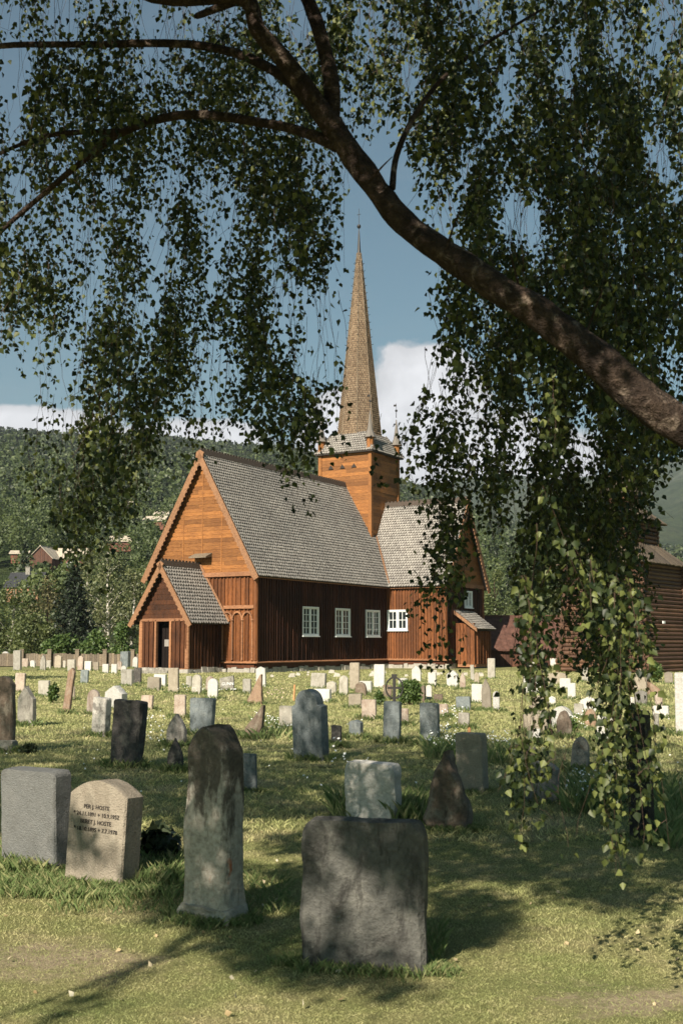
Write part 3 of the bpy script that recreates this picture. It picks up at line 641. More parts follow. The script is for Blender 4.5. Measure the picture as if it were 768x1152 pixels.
# tower over the crossing
TC = (19.5, 3.9); TH2 = 2.15; ZE = 15.95
def hboards(p0, p1, z0, z1, out, seed, parent, nm):
    rs = random.Random(seed); b = MB(); p0 = Vector((p0[0], p0[1], 0)); p1 = Vector((p1[0], p1[1], 0)); o = Vector((out[0], out[1], 0)); z = z0; L = p1 - p0
    while z < z1 - .03:
        h = min(.26 * rs.uniform(.85, 1.15), z1 - z); c = rs.uniform(.3, .7)
        for a, e in ((0.002, c - .001), (c + .001, .998)): b.obox(p0 + L * a + Vector((0, 0, z + .005)), L * (e - a), o * (.05 + rs.uniform(-.01, .015)), (0, 0, h - .01))
        z += h
    w = b.build(nm, M['gable'], parent); return w
tb = MB(); tb.box(TC[0] - TH2, TC[0] + TH2, TC[1] - TH2, TC[1] + TH2, 9, ZE); tb.build('tower_core', M['dark'], church)
cs = [(TC[0] + i * TH2, TC[1] + j * TH2) for i, j in ((-1, 1), (-1, -1), (1, -1), (1, 1))]
for k, out in enumerate(((-1, 0), (0, -1), (1, 0), (0, 1))): hboards(cs[k], cs[(k + 1) % 4], 9, ZE, out, 60 + k, church, 'tower_wall')
for x, y in cs:
    tp = MB(); tp.box(x - .13, x + .13, y - .13, y + .13, 9, ZE); tp.build('tower_corner_board', M['gable'], church)
pk = MB()
for yy in (TC[1] + 1.2, TC[1] + .2, TC[1] - .8): pk.lathe([(0.0, 0), (.01, 0)], 3) if False else pk.prism([(TC[0] - TH2 - .09, yy - .22, 14.75), (TC[0] - TH2 - .09, yy + .22, 14.75), (TC[0] - TH2 - .09, yy, 15.05)], (-.03, 0, 0))
pk.build('sound_opening', M['underslate'], church)
# skirt roof and spire
b = MB(); bs = MB(); He = 2.5; Hi = 1.5; rise = 1.6
for k, (dx, dy) in enumerate(((-1, 0), (0, -1), (1, 0), (0, 1))):
    tx, ty = -dy, dx
    o = Vector((TC[0] + dx * He - tx * He, TC[1] + dy * He - ty * He, ZE - .02)); du = Vector((tx, ty, 0)); drr = Vector((-dx * (He - Hi), -dy * (He - Hi), rise)); R = drr.length
    A = o; B = o + du * 2 * He; bs.add([A, B, B + drr - du * (He - Hi), A + drr + du * (He - Hi), A - Vector((0, 0, .1)), B - Vector((0, 0, .1))], [(0, 1, 2, 3), (4, 5, 1, 0)])
    shingles(b, o, du, drr, 2 * He, R, keep=lambda x, r, R=R: (He - Hi) * r / R - .1 < x < 2 * He - (He - Hi) * r / R + .1, ex=.22, w=.22, seed=70 + k)
bs.add([(TC[0] + i * He, TC[1] + j * He, ZE - .12) for i, j in ((-1, -1), (1, -1), (1, 1), (-1, 1))], [(3, 2, 1, 0)])
tr_ = b.build('tower_skirt_roof', M['slate'], church); bs.build('roof_deck', M['underslate'], tr_)
for x, y in ((-1, 1), (-1, -1), (1, -1)):
    fl = MB(); p = Vector((TC[0] + x * (He - .1), TC[1] + y * (He - .1), ZE + .08)); q = Vector((TC[0] + x * Hi, TC[1] + y * Hi, ZE + rise + .04)); fl.tube([p, q], .05, 6); fl.build('hip_flashing', M['darklead'], church)
b = MB(); bs = MB(); R0 = 1.68; zb = ZE + 1.35; zt = 32.0; rt = 0.13
for k in range(8):
    a0 = radians(22.5 + 45 * k); a1 = a0 + radians(45)
    P0 = Vector((TC[0] + R0 * cos(a0), TC[1] + R0 * sin(a0), zb)); P1 = Vector((TC[0] + R0 * cos(a1), TC[1] + R0 * sin(a1), zb))
    T0 = Vector((TC[0] + rt * cos(a0), TC[1] + rt * sin(a0), zt)); T1 = Vector((TC[0] + rt * cos(a1), TC[1] + rt * sin(a1), zt))
    bs.add([P0, P1, T1, T0], [(0, 1, 2, 3)]); L = (P1 - P0).length; Lt = (T1 - T0).length; dr = ((T0 + T1) - (P0 + P1)) / 2; R = dr.length
    shingles(b, P0, P1 - P0, dr, L, R, keep=lambda x, r, L=L, Lt=Lt, R=R: abs(x - L / 2) < (L * (1 - r / R) + Lt * r / R) / 2 + .03, ex=.17, w=.125, seed=80 + k)
spire = b.build('spire', M['spire'], church); bs.build('spire_core', M['underslate'], spire)
rb = MB()
for k in range(8):
    a0 = radians(22.5 + 45 * k); rb = MB(); rb.tube([(TC[0] + (R0 + .03) * cos(a0), TC[1] + (R0 + .03) * sin(a0), zb), (TC[0] + (rt + .03) * cos(a0), TC[1] + (rt + .03) * sin(a0), zt)], .035, 4); rb.build('hip_strip', M['oldboards'], spire)
for k in range(8):
    a0 = radians(22.5 + 45 * k)
    for i in range(12):
        f_ = .5 + i * .04; r = R0 + (rt - R0) * f_ + .06; z = zb + (zt - zb) * f_; ck = MB(); ck.tube([(TC[0] + r * cos(a0), TC[1] + r * sin(a0), z), (TC[0] + (r + .14) * cos(a0), TC[1] + (r + .14) * sin(a0), z + .05)], .025, 4); ck.build('crocket', M['iron'], spire)
fi = MB(); fi.lathe([(.2, 31.7), (.13, 32.2), (.06, 33.5), (.03, 33.9), (.03, 34.0), (.12, 34.03), (.16, 34.15), (.12, 34.28), (.02, 34.32), (.018, 35.6)], 10, TC); fi.box(TC[0] - .015, TC[0] + .015, TC[1] - .16, TC[1] + .16, 35.1, 35.14)
fi.build('finial', M['iron'], spire)
for x, y in ((-1, 1), (-1, -1), (1, -1), (1, 1)):
    c = (TC[0] + x * 2.1, TC[1] + y * 2.1); t = MB(); t.lathe([(.33, ZE - .1), (.33, ZE + .25), (.27, ZE + .3), (.27, ZE + .95), (.32, ZE + 1.0)], 8, c, .39)
    tu = t.build('corner_turret', M['gable'], church)
    t = MB(); t.lathe([(.47, ZE + .96), (.42, ZE + 1.04), (.22, ZE + 1.5), (.12, ZE + 2.2), (.03, ZE + 3.0)], 8, c, .39); t.build('turret_cone', M['darklead'], tu)
    t = MB(); t.lathe([(.03, ZE + 3.15), (.02, ZE + 3.6), (.09, ZE + 3.65), (.09, ZE + 3.76), (.015, ZE + 3.8), (.012, ZE + 4.3)], 6, c); t.box(c[0] - .01, c[0] + .01, c[1], c[1] + .22, ZE + 4.05, ZE + 4.2); t.build('weather_vane', M['iron'], tu)

# ------------------------------------------------------------------ log belfry
bel = empty('log_belfry', gr(721.5, 757.5), radians(90 - 38)); tag(bel, 'dark weathered log bell tower with stepped plank roofs at the right edge', 'bell tower')
M['belfryroof'] = mat_wood('dark_roof_planks', (0.125, 0.10, 0.075), (0.05, 0.04, 0.03), grain=(5, 5, 5))
BW, BL = 4.6, 6.1       # along t (left face), along s (right face)
def log_faces(nm, x0, x1, y0, y1, z0, z1, flare, lr, parent, ext=.28, seed=1):
    rs = random.Random(seed); n = int((z1 - z0) / (lr * 1.85))
    faces = [[], [], [], []]
    for i in range(n):
        z = z0 + (i + .5) * (z1 - z0) / n; k = flare * (1 - i / n) ** 1.6; r = lr * rs.uniform(.92, 1.06)
        X0, X1, Y0, Y1 = x0 - k, x1 + k, y0 - k, y1 + k
        e = ext * rs.uniform(.8, 1.1)
        faces[0].append(((X0, Y0 - e, z + lr * .5), (X0, Y1 + e, z + lr * .5), r)); faces[2].append(((X1, Y0 - e, z + lr * .5), (X1, Y1 + e, z + lr * .5), r))
        faces[1].append(((X0 - e, Y0, z), (X1 + e, Y0, z), r)); faces[3].append(((X0 - e, Y1, z), (X1 + e, Y1, z), r))
    for fc in faces:
        b = MB()
        for p, q, r in fc: b.tube([p, ((p[0] + q[0]) / 2, (p[1] + q[1]) / 2, p[2]), q], [r, r * 1.02, r * .96], 8)
        b.build(nm, M['logs'], parent)
    c = MB(); c.box(x0 + .05, x1 - .05, y0 + .05, y1 - .05, z0, z1); c.build('belfry_core', M['dark'], parent)
log_faces('log_wall', 0, BL, 0, BW, .0, 6.5, .45, .13, bel, seed=91)
def hip(nm, x0, x1, y0, y1, z0, ix, iy, z1, parent, seed):
    rs = random.Random(seed); b = MB(); c = MB()
    cor = [Vector((x0, y0, z0)), Vector((x1, y0, z0)), Vector((x1, y1, z0)), Vector((x0, y1, z0))]; top = [Vector((x0 + ix, y0 + iy, z1)), Vector((x1 - ix, y0 + iy, z1)), Vector((x1 - ix, y1 - iy, z1)), Vector((x0 + ix, y1 - iy, z1))]
    for k in range(4):
        A, B, C_, D = cor[k], cor[(k + 1) % 4], top[(k + 1) % 4], top[k]; n = int((B - A).length / .22); N = (B - A).cross(D - A).normalized()
        for i in range(n):
            f0, f1 = i / n + .002, (i + 1) / n - .002; h = rs.uniform(.05, .085); dn = (A - D).normalized() * rs.uniform(0, .08)
            P = [A.lerp(B, f0) + dn, A.lerp(B, f1) + dn, D.lerp(C_, f1), D.lerp(C_, f0)]
            b.hexa([p for p in P] + [p + N * h for p in P])
    c.add(cor + top, [(0, 1, 5, 4), (1, 2, 6, 5), (2, 3, 7, 6), (3, 0, 4, 7), (3, 2, 1, 0), (4, 5, 6, 7)])
    r = b.build(nm, M['belfryroof'], parent); c.build('roof_deck', M['underslate'], r)
hip('skirt_roof', -.5, BL + .5, -.5, BW + .5, 6.45, 1.55, 1.45, 7.75, bel, 92)
log_faces('upper_log_wall', 1.1, BL - 1.1, 1.0, BW - 1.0, 7.6, 9.15, .0, .12, bel, ext=.2, seed=93)
hip('upper_skirt_roof', .6, BL - .6, .5, BW - .5, 9.1, 1.2, 1.05, 10.1, bel, 94)
log_faces('lantern_wall', 2.1, BL - 2.1, 1.75, BW - 1.75, 10.0, 10.9, .0, .1, bel, ext=.1, seed=95)
hip('lantern_roof', 1.75, BL - 1.75, 1.4, BW - 1.4, 10.85, 1.28, .88, 13.6, bel, 96)
fi = MB(); fi.lathe([(.06, 13.5), (.03, 14.2), (.1, 14.25), (.1, 14.4), (.02, 14.45), (.02, 15.0)], 8, (BL / 2, BW / 2)); fi.build('finial', M['iron'], bel)
lt = MB(); lt.box(BL * .35, BL * .35 + .3, -.5, -.44, 2.9, 3.05); lt.build('notice_plate', M['white'], bel)

# ------------------------------------------------------------------ red roofed shed and farmhouses on the slope
def house(nm, p, rz, L, Wd, hw, hr, wallm, roofm, label, cat, wins=(), ov=.4, chim=False, basem=None):
    """ridge along local x; centre at p"""
    r = empty(nm, p, rz); tag(r, label, cat, group=None)
    w = MB(); x, y = L / 2, Wd / 2
    w.box(-x, x, -y, y, -1.0, hw); w.prism([(-x, -y, hw), (-x, y, hw), (-x, 0, hr - .1)], (L, 0, 0)); wo = w.build('wall', wallm, r)
    bd = MB(); rs = random.Random(5)
    q = -x
    while q < x - .1: bd.box(q, q + .2, -y - .05 - rs.uniform(0, .02), -y - .004, 0, hw - .02); bd.box(q, q + .2, y + .004, y + .05 + rs.uniform(0, .02), 0, hw - .02); q += .22
    q = -y
    while q < y - .1:
        zt = hw + (hr - hw) * (1 - abs(q + .1) / y) - .25; bd.box(-x - .05 - rs.uniform(0, .02), -x - .004, q, q + .2, 0, zt); bd.box(x + .004, x + .05 + rs.uniform(0, .02), q, q + .2, 0, zt); q += .22
    bd.build('cladding', wallm, r)
    rf = MB(); k = (hr - hw) / y
    for sg in (-1, 1):
        A = Vector((-x - ov, sg * (y + ov), hw - k * ov)); B = Vector((0, -sg * (y + ov), (hr - hw) + k * ov)); n = int((L + 2 * ov) / .45)
        for i in range(n):
            a = (L + 2 * ov) * i / n; rf.obox(A + Vector((a + .005, 0, rs.uniform(0, .03))), ((L + 2 * ov) / n - .01, 0, 0), B, (0, 0, .12))
    rf.box(-x - ov, x + ov, -.12, .12, hr + .02, hr + .18)
    ro = rf.build('roof', roofm, r)
    if chim: c = MB(); c.box(-.35, .35, -.3, .3, hr - .6, hr + .9); c.box(-.42, .42, -.37, .37, hr + .9, hr + 1.0); c.build('chimney', ST['grey'], ro)
    for (side, q, z, ww, hh) in wins:
        f = MB(); g = MB()
        if side in ('f', 'b'):
            sy = -1 if side == 'f' else 1; f.box(q - ww / 2, q + ww / 2, sy * (y + .1) - .04, sy * (y + .1) + .04, z, z + hh); g.box(q - ww / 2 + .1, q - .04, sy * (y + .1) - .05, sy * (y + .1) + .05, z + .1, z + hh - .1); g.box(q + .04, q + ww / 2 - .1, sy * (y + .1) - .05, sy * (y + .1) + .05, z + .1, z + hh - .1)
        else:
            sx = -1 if side == 'l' else 1; f.box(sx * (x + .1) - .04, sx * (x + .1) + .04, q - ww / 2, q + ww / 2, z, z + hh); g.box(sx * (x + .1) - .05, sx * (x + .1) + .05, q - ww / 2 + .1, q - .04, z + .1, z + hh - .1); g.box(sx * (x + .1) - .05, sx * (x + .1) + .05, q + .04, q + ww / 2 - .1, z + .1, z + hh - .1)
        fo = f.build('window', M['white'], r); g.build('pane', M['glass'], fo)
    return r
M['rustroof'] = mat_plain('rusty_red_roofing', (0.095, 0.048, 0.036), 0.8, 0.2, var=.35, scale=3)
M['barnwall'] = mat_wood('dark_brown_cladding', (0.11, 0.05, 0.032), (0.05, 0.024, 0.016))
M['slabroof'] = mat_plain('pale_slab_roof', (0.40, 0.35, 0.28), 0.8, var=.2, scale=2)
M['darkroof'] = mat_plain('black_tile_roof', (0.03, 0.032, 0.036), 0.6, var=.2, scale=2)
M['redwall'] = mat_wood('red_brown_farm_wall', (0.17, 0.065, 0.04), (0.08, 0.035, 0.025))
M['tanwall'] = mat_wood('tan_house_wall', (0.30, 0.17, 0.10), (0.2, 0.11, 0.07))
house('shed', Vector((14.6, 91, -.2)), radians(4), 8.2, 4.5, 1.75, 3.95, M['barnwall'], M['rustroof'], 'low brown shed with a rusty red roof between church and bell tower', 'shed')
def hz(x, y): return float(hill_h(np.array(x), np.array(y)))
def on_hill(u, r): x = (u - 384) / FH * r; return Vector((x, r, hz(x, r)))
p = on_hill(78, 232); p.z = at(78, 626, 232).z - 3.2
house('farmhouse', p, radians(-8), 7.0, 4.5, 2.9, 4.7, M['redwall'], M['slabroof'], 'red brown farmhouse with a pale slab roof, higher on the wooded slope', 'house', [('f', -1.5, .9, 1.1, 1.0), ('f', .6, .9, 1.1, 1.0)], basem=1)
p = on_hill(50, 229); p.z = at(50, 626, 229).z - 3.0
house('farm_barn', p, radians(80), 5.5, 4.6, 2.6, 4.8, M['barnwall'], M['slabroof'], 'dark gable ended barn joined to the left end of the farmhouse', 'barn')
p = on_hill(20, 236); p.z = at(20, 622, 236).z - 1.2
house('log_shelter', p, radians(5), 3.2, 2.4, 1.0, 1.5, M['redwall'], M['slabroof'], 'small low hut at the left of the farm on the slope', 'hut')
p = on_hill(30, 175); p.z = at(30, 658, 175).z - 1.6
house('dark_roofed_house', p, radians(-12), 5.0, 3.6, 1.5, 3.3, M['tanwall'], M['darkroof'], 'tan house with a black roof down among the trees below the farm', 'house', [('l', 0, .6, .9, .9)], chim=True)
for (u, v, r, ro, lb) in ((137, 609, 270, 'slabroof', 'tiny cabin roof at the left among hillside trees beside the farm'), (176, 586, 300, 'slabroof', 'tiny pale roofed cabin on the wooded slope above the porch gable'), (147, 568, 420, 'slabroof', 'tiny white roofed cabin highest on the wooded slope'), (186, 580, 330, 'slabroof', 'tiny cabin nearest the church gable among the hillside trees')):
    p = at(u, v, r); p.z -= 1.5
    house('cabin', p, radians(random.uniform(-15, 15)), 5.5, 4, 1.4, 2.6, M['redwall'], M[ro], lb, 'cabin')

# ------------------------------------------------------------------ churchyard fence (left, beyond the graves)
fc = empty('board_fence', (0, 0, 0)); tag(fc, 'low dark board fence with square posts at the far left edge of the graveyard', 'fence')
b = MB(); rs = random.Random(9); x = -40.0
while x < -12.0:
    w = rs.uniform(.14, .2); b.box(x, x + w, 87.98, 88.03, .05, rs.uniform(.92, 1.02)); x += w + .012
b.build('fence_boards', M['oldboards'], fc)
rl = MB(); rl.box(-40, -12, 88.035, 88.09, .7, .82); rl.box(-40, -12, 88.035, 88.09, .2, .32); rl.build('rail', M['oldboards'], fc)
for u in range(-60, 161, 31):
    xx = (u - 7 - 384) / FH * 88; t = MB(); t.box(xx - .14, xx + .14, 87.74, 87.97, -.05, 1.25); t.box(xx - .17, xx + .17, 87.71, 88.0, 1.25, 1.31); t.build('post', M['oldboards'], fc)

# ------------------------------------------------------------------ trees beyond the churchyard
def far_tree(nm, kind, u, vt, Y, wpx, label, seed, bark='bark', n=2600, base_v=None):
    q = np.random.default_rng(seed); x = (u - 384) / FH * Y; top = at(u, vt, Y).z; z0 = max(0.0, hz(x, Y)) if math.hypot(x, Y) > 145 else 0.0
    z0 = 0.0 if Y < 150 else z0
    H = top - z0; rad = wpx / FH * Y / 2
    r = empty(nm, (x, Y, z0)); tag(r, label, 'tree', 'trees beyond the graveyard')
    t = MB(); lean = q.uniform(-.03, .03)
    path, rr = smooth_path([(0, 0, -.2), (lean * H * .3, 0, H * .3), (lean * H, .1, H * .65), (lean * H * 1.3, .1, H * .97)], [.02 * H, .015 * H, .008 * H, .002 * H], 4); t.tube(path, rr, 7)
    P = []
    if kind == 'spruce':
        lv = int(H / .34)
        for i in range(lv):
            f_ = i / lv; z = H * (.06 + .92 * f_); R = rad * (1 - f_) ** .85 * q.uniform(.8, 1.1) + .08; nb = 9
            for k in range(nb):
                a = 2 * pi * (k + q.random()) / nb; m_ = int(4 + 16 * (1 - f_)); d = q.random(m_) ** .7; Rr = R * q.uniform(.75, 1.1)
                P.append(np.stack([d * Rr * np.cos(a) + q.normal(0, .09, m_), d * Rr * np.sin(a) + q.normal(0, .09, m_), z - d * Rr * .33 + q.normal(0, .06, m_)], 1))
        P = np.concatenate(P); P = np.concatenate([P, P + q.normal(0, .12, P.shape)]); size = q.uniform(.3, .5, len(P)); dn = .35
    else:
        nc = 26 if kind != 'shrub' else 10; cs_ = []
        for i in range(nc):
            f_ = q.uniform(.0, 1); z = H * (.2 + .74 * f_) if kind != 'shrub' else H * (.15 + .7 * f_); prof = math.sin(pi * min(1, .22 + .78 * f_)) ** .6
            a = q.uniform(0, 2 * pi); d = rad * prof * q.uniform(.3, .8); cs_.append((d * cos(a), d * sin(a), z, rad * q.uniform(.28, .5)))
            t.tube([(lean * z * .8, 0, max(.3, z - d * 1.0)), (d * cos(a) * .6, d * sin(a) * .6, z - d * .2), (d * cos(a), d * sin(a), z)], [.0055 * H, .003 * H, .001 * H], 5)
        per = n // nc
        for (a, b_, z, s) in cs_:
            g = q.normal(size=(per, 3)); g /= np.linalg.norm(g, axis=1)[:, None]; g *= (q.random(per) ** .45)[:, None] * s
            g[:, 2] *= 1.15 if kind != 'birch' else 1.5
            P.append(g + np.array([a, b_, z]))
        P = np.concatenate(P); P = P[P[:, 2] > .15]; size = q.uniform(.16, .32, len(P)); dn = .7 if kind == 'birch' else .3
    t.build('trunk', M[bark], r, True)
    V, Fq = leaf_cloud(P, size, dn, .25, .8 if kind != 'spruce' else .45, q)
    np_mesh('crown', V, Fq, M[{'spruce': 'spruce_dark', 'birch': 'birch_far', 'broad': 'tree_leaf', 'pine': 'pine_leaf', 'shrub': 'bush_leaf'}[kind]], r)
M['birchbark'] = mat_plain('pale_birch_trunk', (0.45, 0.42, 0.37), .8, var=.4, scale=4)
far_tree('spruce', 'spruce', 82, 632, 103, 88, 'tall dark conical spruce behind the fence, left of the church', 101)
far_tree('birch', 'birch', 122, 611, 122, 62, 'tall loose birch just right of the dark spruce', 102, 'birchbark', 3200)
far_tree('birch', 'birch', 98, 622, 128, 55, 'pale birch half hidden behind the right side of the spruce', 103, 'birchbark')
far_tree('birch', 'birch', 148, 640, 112, 50, 'short birch standing closest to the church porch', 104, 'birchbark')
far_tree('pine', 'pine', 52, 650, 124, 58, 'bushy olive brown pine just left of the dark spruce', 105)
far_tree('leafy_tree', 'broad', 12, 658, 108, 62, 'dark leafy tree behind the fence near the left edge', 106, 'birchbark', 3400)
far_tree('leafy_tree', 'broad', -25, 640, 118, 70, 'leafy tree cut off by the left edge of the view', 107)
far_tree('leafy_tree', 'broad', 36, 690, 98, 56, 'low round leafy tree between the edge tree and the spruce', 108)
far_tree('leafy_tree', 'shrub', 138, 700, 97, 40, 'low light green shrub behind the fence beside the porch', 109)
far_tree('leafy_tree', 'broad', 168, 628, 135, 44, 'leafy tree partly behind the left slope of the porch roof', 110)
far_tree('leafy_tree', 'shrub', 108, 706, 99, 46, 'low shrub at the foot of the dark spruce', 111)
far_tree('leafy_tree', 'shrub', 64, 712, 95, 50, 'low shrub in front of the olive pine', 112)
far_tree('leafy_tree', 'broad', 560, 640, 125, 44, 'leafy tree seen just right of the transept gable', 113)
far_tree('leafy_tree', 'broad', 598, 652, 120, 50, 'leafy tree behind the red roofed shed', 114)
far_tree('birch', 'birch', 634, 640, 118, 46, 'birch standing left of the log bell tower', 115, 'birchbark')
far_tree('leafy_tree', 'broad', 790, 620, 110, 50, 'leafy tree cut off by the right edge beyond the bell tower', 116)
far_tree('leafy_tree', 'shrub', 655, 690, 82, 30, 'small green shrub against the left foot of the bell tower', 117)

# ------------------------------------------------------------------ gravestones
def half_profile(shape, q, k):
    """left and right half-width (1 = full) at height q; k = height share of the head"""
    s = 1 - k
    if q <= s + 1e-6 or k <= 0: return -1.0, 1.0
    t = min(1, (q - s) / k)
    if shape == 'round': w = sqrt(max(0, 1 - t * t))
    elif shape == 'arch': w = sqrt(max(0, 1 - t))
    elif shape == 'gable': w = 1 - t
    elif shape == 'gothic': w = (1 - min(1, t) ** 1.5)
    elif shape == 'shoulder': w = 1 - .25 * min(1, t * 9) if t < .12 else .76 * sqrt(max(0, 1 - ((t - .12) / .88) ** 2))
    elif shape == 'ornate': w = (1 - .28 * t / .3) if t < .3 else (.72 * max(0, 1 - (t - .3) / .7) ** .7 if t < .7 else .3 * max(0, 1 - (t - .7) / .3) ** .5)
    elif shape == 'slantl': return -1 + 2 * t * .92, 1.0
    elif shape == 'slantr': return -1.0, 1 - 2 * t * .92
    elif shape == 'boulder': w = sqrt(max(0, 1 - t ** 2.0))
    elif shape == 'point': w = 1 - t ** 1.25
    else: w = 1 - .12 * t ** 3
    w = max(w, .02); return -w, w
HEAD = dict(round=None, arch=.14, gable=.2, gothic=.38, shoulder=.34, ornate=.3, slantl=.3, slantr=.3, boulder=.6, point=.62, flat=.05)
def slab(w, h, d, shape, taper=1.0, rough=0.0, near=False, k=None, seed=0, z0=0.0, pillow=.0):
    if k is None: k = HEAD[shape]
    if shape == 'round' and k is None: k = min(.6, w / (2 * h))
    nx = 14 if near else 6; nb = 16 if near else 4; nc = 14 if near else 7; nd = 5 if near else 2
    qs = [(1 - k) * i / nb for i in range(nb)] + [(1 - k) + k * sin(pi / 2 * j / nc) for j in range(nc + 1)]
    if shape in ('shoulder', 'ornate'): qs = [(1 - k) * i / nb for i in range(nb)] + [(1 - k) + k * j / (nc * 2) for j in range(nc * 2 + 1)]
    bv = min((.012 if rough < .012 else .03) if near else .015, d * .2, w * .1); vs = []; fs = []; rows = []
    def P(x, y, z):
        if rough:
            n = noise.noise_vector(Vector((x * 4 / max(w, .3) + seed * 3.1, y * 5, z * 3.5 / max(h, .3)))) * rough * (1 if rough > .01 else .35) + noise.noise_vector(Vector((x * 16 + seed, y * 16, z * 16))) * rough * (.35 if near else .2)
            x += n.x; y += n.y; z += n.z * (.6 if z > .02 else 0)
        return (x, y, z + z0)
    loops = []
    for q in qs:
        l, r = half_profile(shape, q, k); t = 1 + (taper - 1) * q; l *= t * w / 2; r *= t * w / 2; z = q * h; ring = []
        e = min(bv, (r - l) * .3); tb = bv if q < .995 else bv
        for i in range(nx + 1): ring.append((l + e + (r - l - 2 * e) * i / nx, -d / 2 - pillow * sin(pi * i / nx) * sin(pi * min(1, q * .5 + .5)), z))
        for j in range(nd + 1): ring.append((r, -d / 2 + bv + (d - 2 * bv) * j / nd, z))
        for i in range(nx + 1): ring.append((r - e - (r - l - 2 * e) * i / nx, d / 2, z))
        for j in range(nd + 1): ring.append((l, d / 2 - bv - (d - 2 * bv) * j / nd, z))
        loops.append(ring)
    n = len(loops[0])
    # top bevel ring + cap strip
    top = loops[-1]; zc = h
    for ring in loops: rows.append([P(*p) for p in ring])
    cap = []
    V = [p for r_ in rows for p in r_]
    for i in range(len(rows) - 1):
        for j in range(n): a = i * n + j; b = i * n + (j + 1) % n; fs.append((a, b, b + n, a + n))
    base = (len(rows) - 1) * n; m = nx + 1; ndv = nd + 1
    # cap: connect front row i with back row, with raised centre line
    cidx = len(V)
    fr = [base + i for i in range(m)]; bk = [base + m + ndv + (m - 1 - i) for i in range(m)]
    for i in range(m):
        a = V[fr[i]]; b = V[bk[i]]; V.append(((a[0] + b[0]) / 2, (a[1] + b[1]) / 2, (a[2] + b[2]) / 2 + min(.012, bv * .5)))
    for i in range(m - 1):
        fs.append((fr[i], fr[i + 1], cidx + i + 1, cidx + i)); fs.append((cidx + i, cidx + i + 1, bk[i + 1], bk[i]))
    rs_ = [base + m + j for j in range(ndv)]; fs.append(tuple([fr[-1]] + rs_ + [bk[-1], cidx + m - 1]))
    ls_ = [base + m + ndv + m + j for j in range(ndv)]; fs.append(tuple([bk[0]] + ls_ + [fr[0], cidx]))
    b = MB(); b.v = V; b.f = fs; return b
GRP = 'gravestones in the churchyard'
STONES = []      # (x, y, radius, height)
def shade_auto(o, ang=35):
    me = o.data; me.polygons.foreach_set('use_smooth', [True] * len(me.polygons))
    try: me.set_sharp_from_angle(angle=radians(ang))
    except Exception: pass
def place(u0, u1, vt, vb, k=.25, phi=-30.2):
    """real size and place of a stone that stands on the lawn, from its outline in the photo"""
    Y = gr((u0 + u1) / 2, vb)[1]; c = (u0 + u1) / 2; az = math.atan((c - 384) / FH); al = radians(-phi) - az
    wpx = (u1 - u0) * Y / FH * cos(az); w = wpx / (abs(cos(al)) + k * abs(sin(al))); d = w * k; h = (vb - vt) * Y / FH
    off = .15 * (w * abs(sin(al)) + d * abs(cos(al)))
    p = gr(c, vb); dirn = Vector((p.x, p.y, 0)).normalized(); p = p + dirn * off; s = p.y / Y
    return p, w * s, d * s, h * s
def stone(u0, u1, vt, vb, shape, mt, label, lean=0, k=.25, taper=1.0, rough=None, phi=None, pitch=None, hd=None, name='gravestone', base=None, pillow=0):
    sd = int(u0 * 7 + vb); q = random.Random(sd); ph = -30.2 + q.uniform(-5, 5) if phi is None else phi
    p, w, d, h = place(u0, u1, vt, vb, k, ph); near = p.y < 17
    if rough is None: rough = {'mottled': .014, 'brown': .03, 'red': .03, 'grey': .016, 'dark': .02, 'pink': .012, 'speck': .012}.get(mt, .005)
    rough *= min(1.2, w / .5)
    sink = .06
    loc = Vector((p.x, p.y, gz(p.x, p.y) - sink)); rot = (radians(q.uniform(-3, 3) if pitch is None else pitch), radians(lean if lean else q.uniform(-1.2, 1.2)), radians(ph))
    b = slab(w, h + sink, d, shape, taper, rough, near, hd, sd, 0, pillow)
    if base:
        bh = base * h; r = empty(name, loc, 0); r.rotation_euler = rot
        b = slab(w * .84, h + sink - bh, d * .8, shape, taper, rough, near, hd, sd, bh); s = b.build('stone_slab', ST[mt], r); shade_auto(s)
        bb = slab(w, bh, d * 1.15, 'flat', .95, rough * 1.3, near, .12, sd + 1); o2 = bb.build('plinth', ST['grey' if mt != 'white' else 'pale'], r); shade_auto(o2); o = r
    else:
        o = b.build(name, ST[mt]); o.location = loc; o.rotation_euler = rot; shade_auto(o)
    tag(o, label, 'gravestone', GRP); STONES.append((p.x, p.y, w, d, ph, h)); return o
S = stone
# --- far left rows by the fence
S(1, 11, 733, 750, 'round', 'white', 'white round topped gravestone farthest left in the row along the board fence')
S(15, 25, 732, 755, 'flat', 'pale', 'tall pale flat topped gravestone second from left in the fence row')
S(25, 33, 741, 751, 'flat', 'pink', 'small brown pink gravestone beside the tall pale one at far left')
S(33, 41, 743, 751, 'round', 'white', 'small white rounded gravestone third back at the left, right of the pink one', k=.3)
S(45, 52.5, 737, 754, 'gothic', 'pale', 'pale pointed gravestone in the fence row at left', taper=.9)
S(52, 58, 743, 752, 'flat', 'pale', 'low pale gravestone directly right of the pointed one by the fence')
S(61, 70, 737, 752, 'gable', 'beige', 'beige gravestone with a low gabled cap in the fence row', hd=.12)
S(70, 74.5, 743, 752, 'round', 'pale', 'narrow little pale gravestone next to the beige gabled one by the fence')
S(76, 86, 742, 755.5, 'flat', 'pale', 'pale square gravestone before a fence post, right of the beige gabled one')
S(87, 94, 738, 755, 'arch', 'pink', 'pinkish arched gravestone directly right of a fence post')
S(93, 104, 744, 755, 'flat', 'white', 'broad white gravestone right of the pinkish arched one in the fence row')
S(105, 112, 745, 755, 'flat', 'beige', 'small beige gravestone between two white ones in the fence row')
S(115, 123, 747, 757.5, 'flat', 'white', 'small white flat gravestone left of its white twin near the porch, fence side')
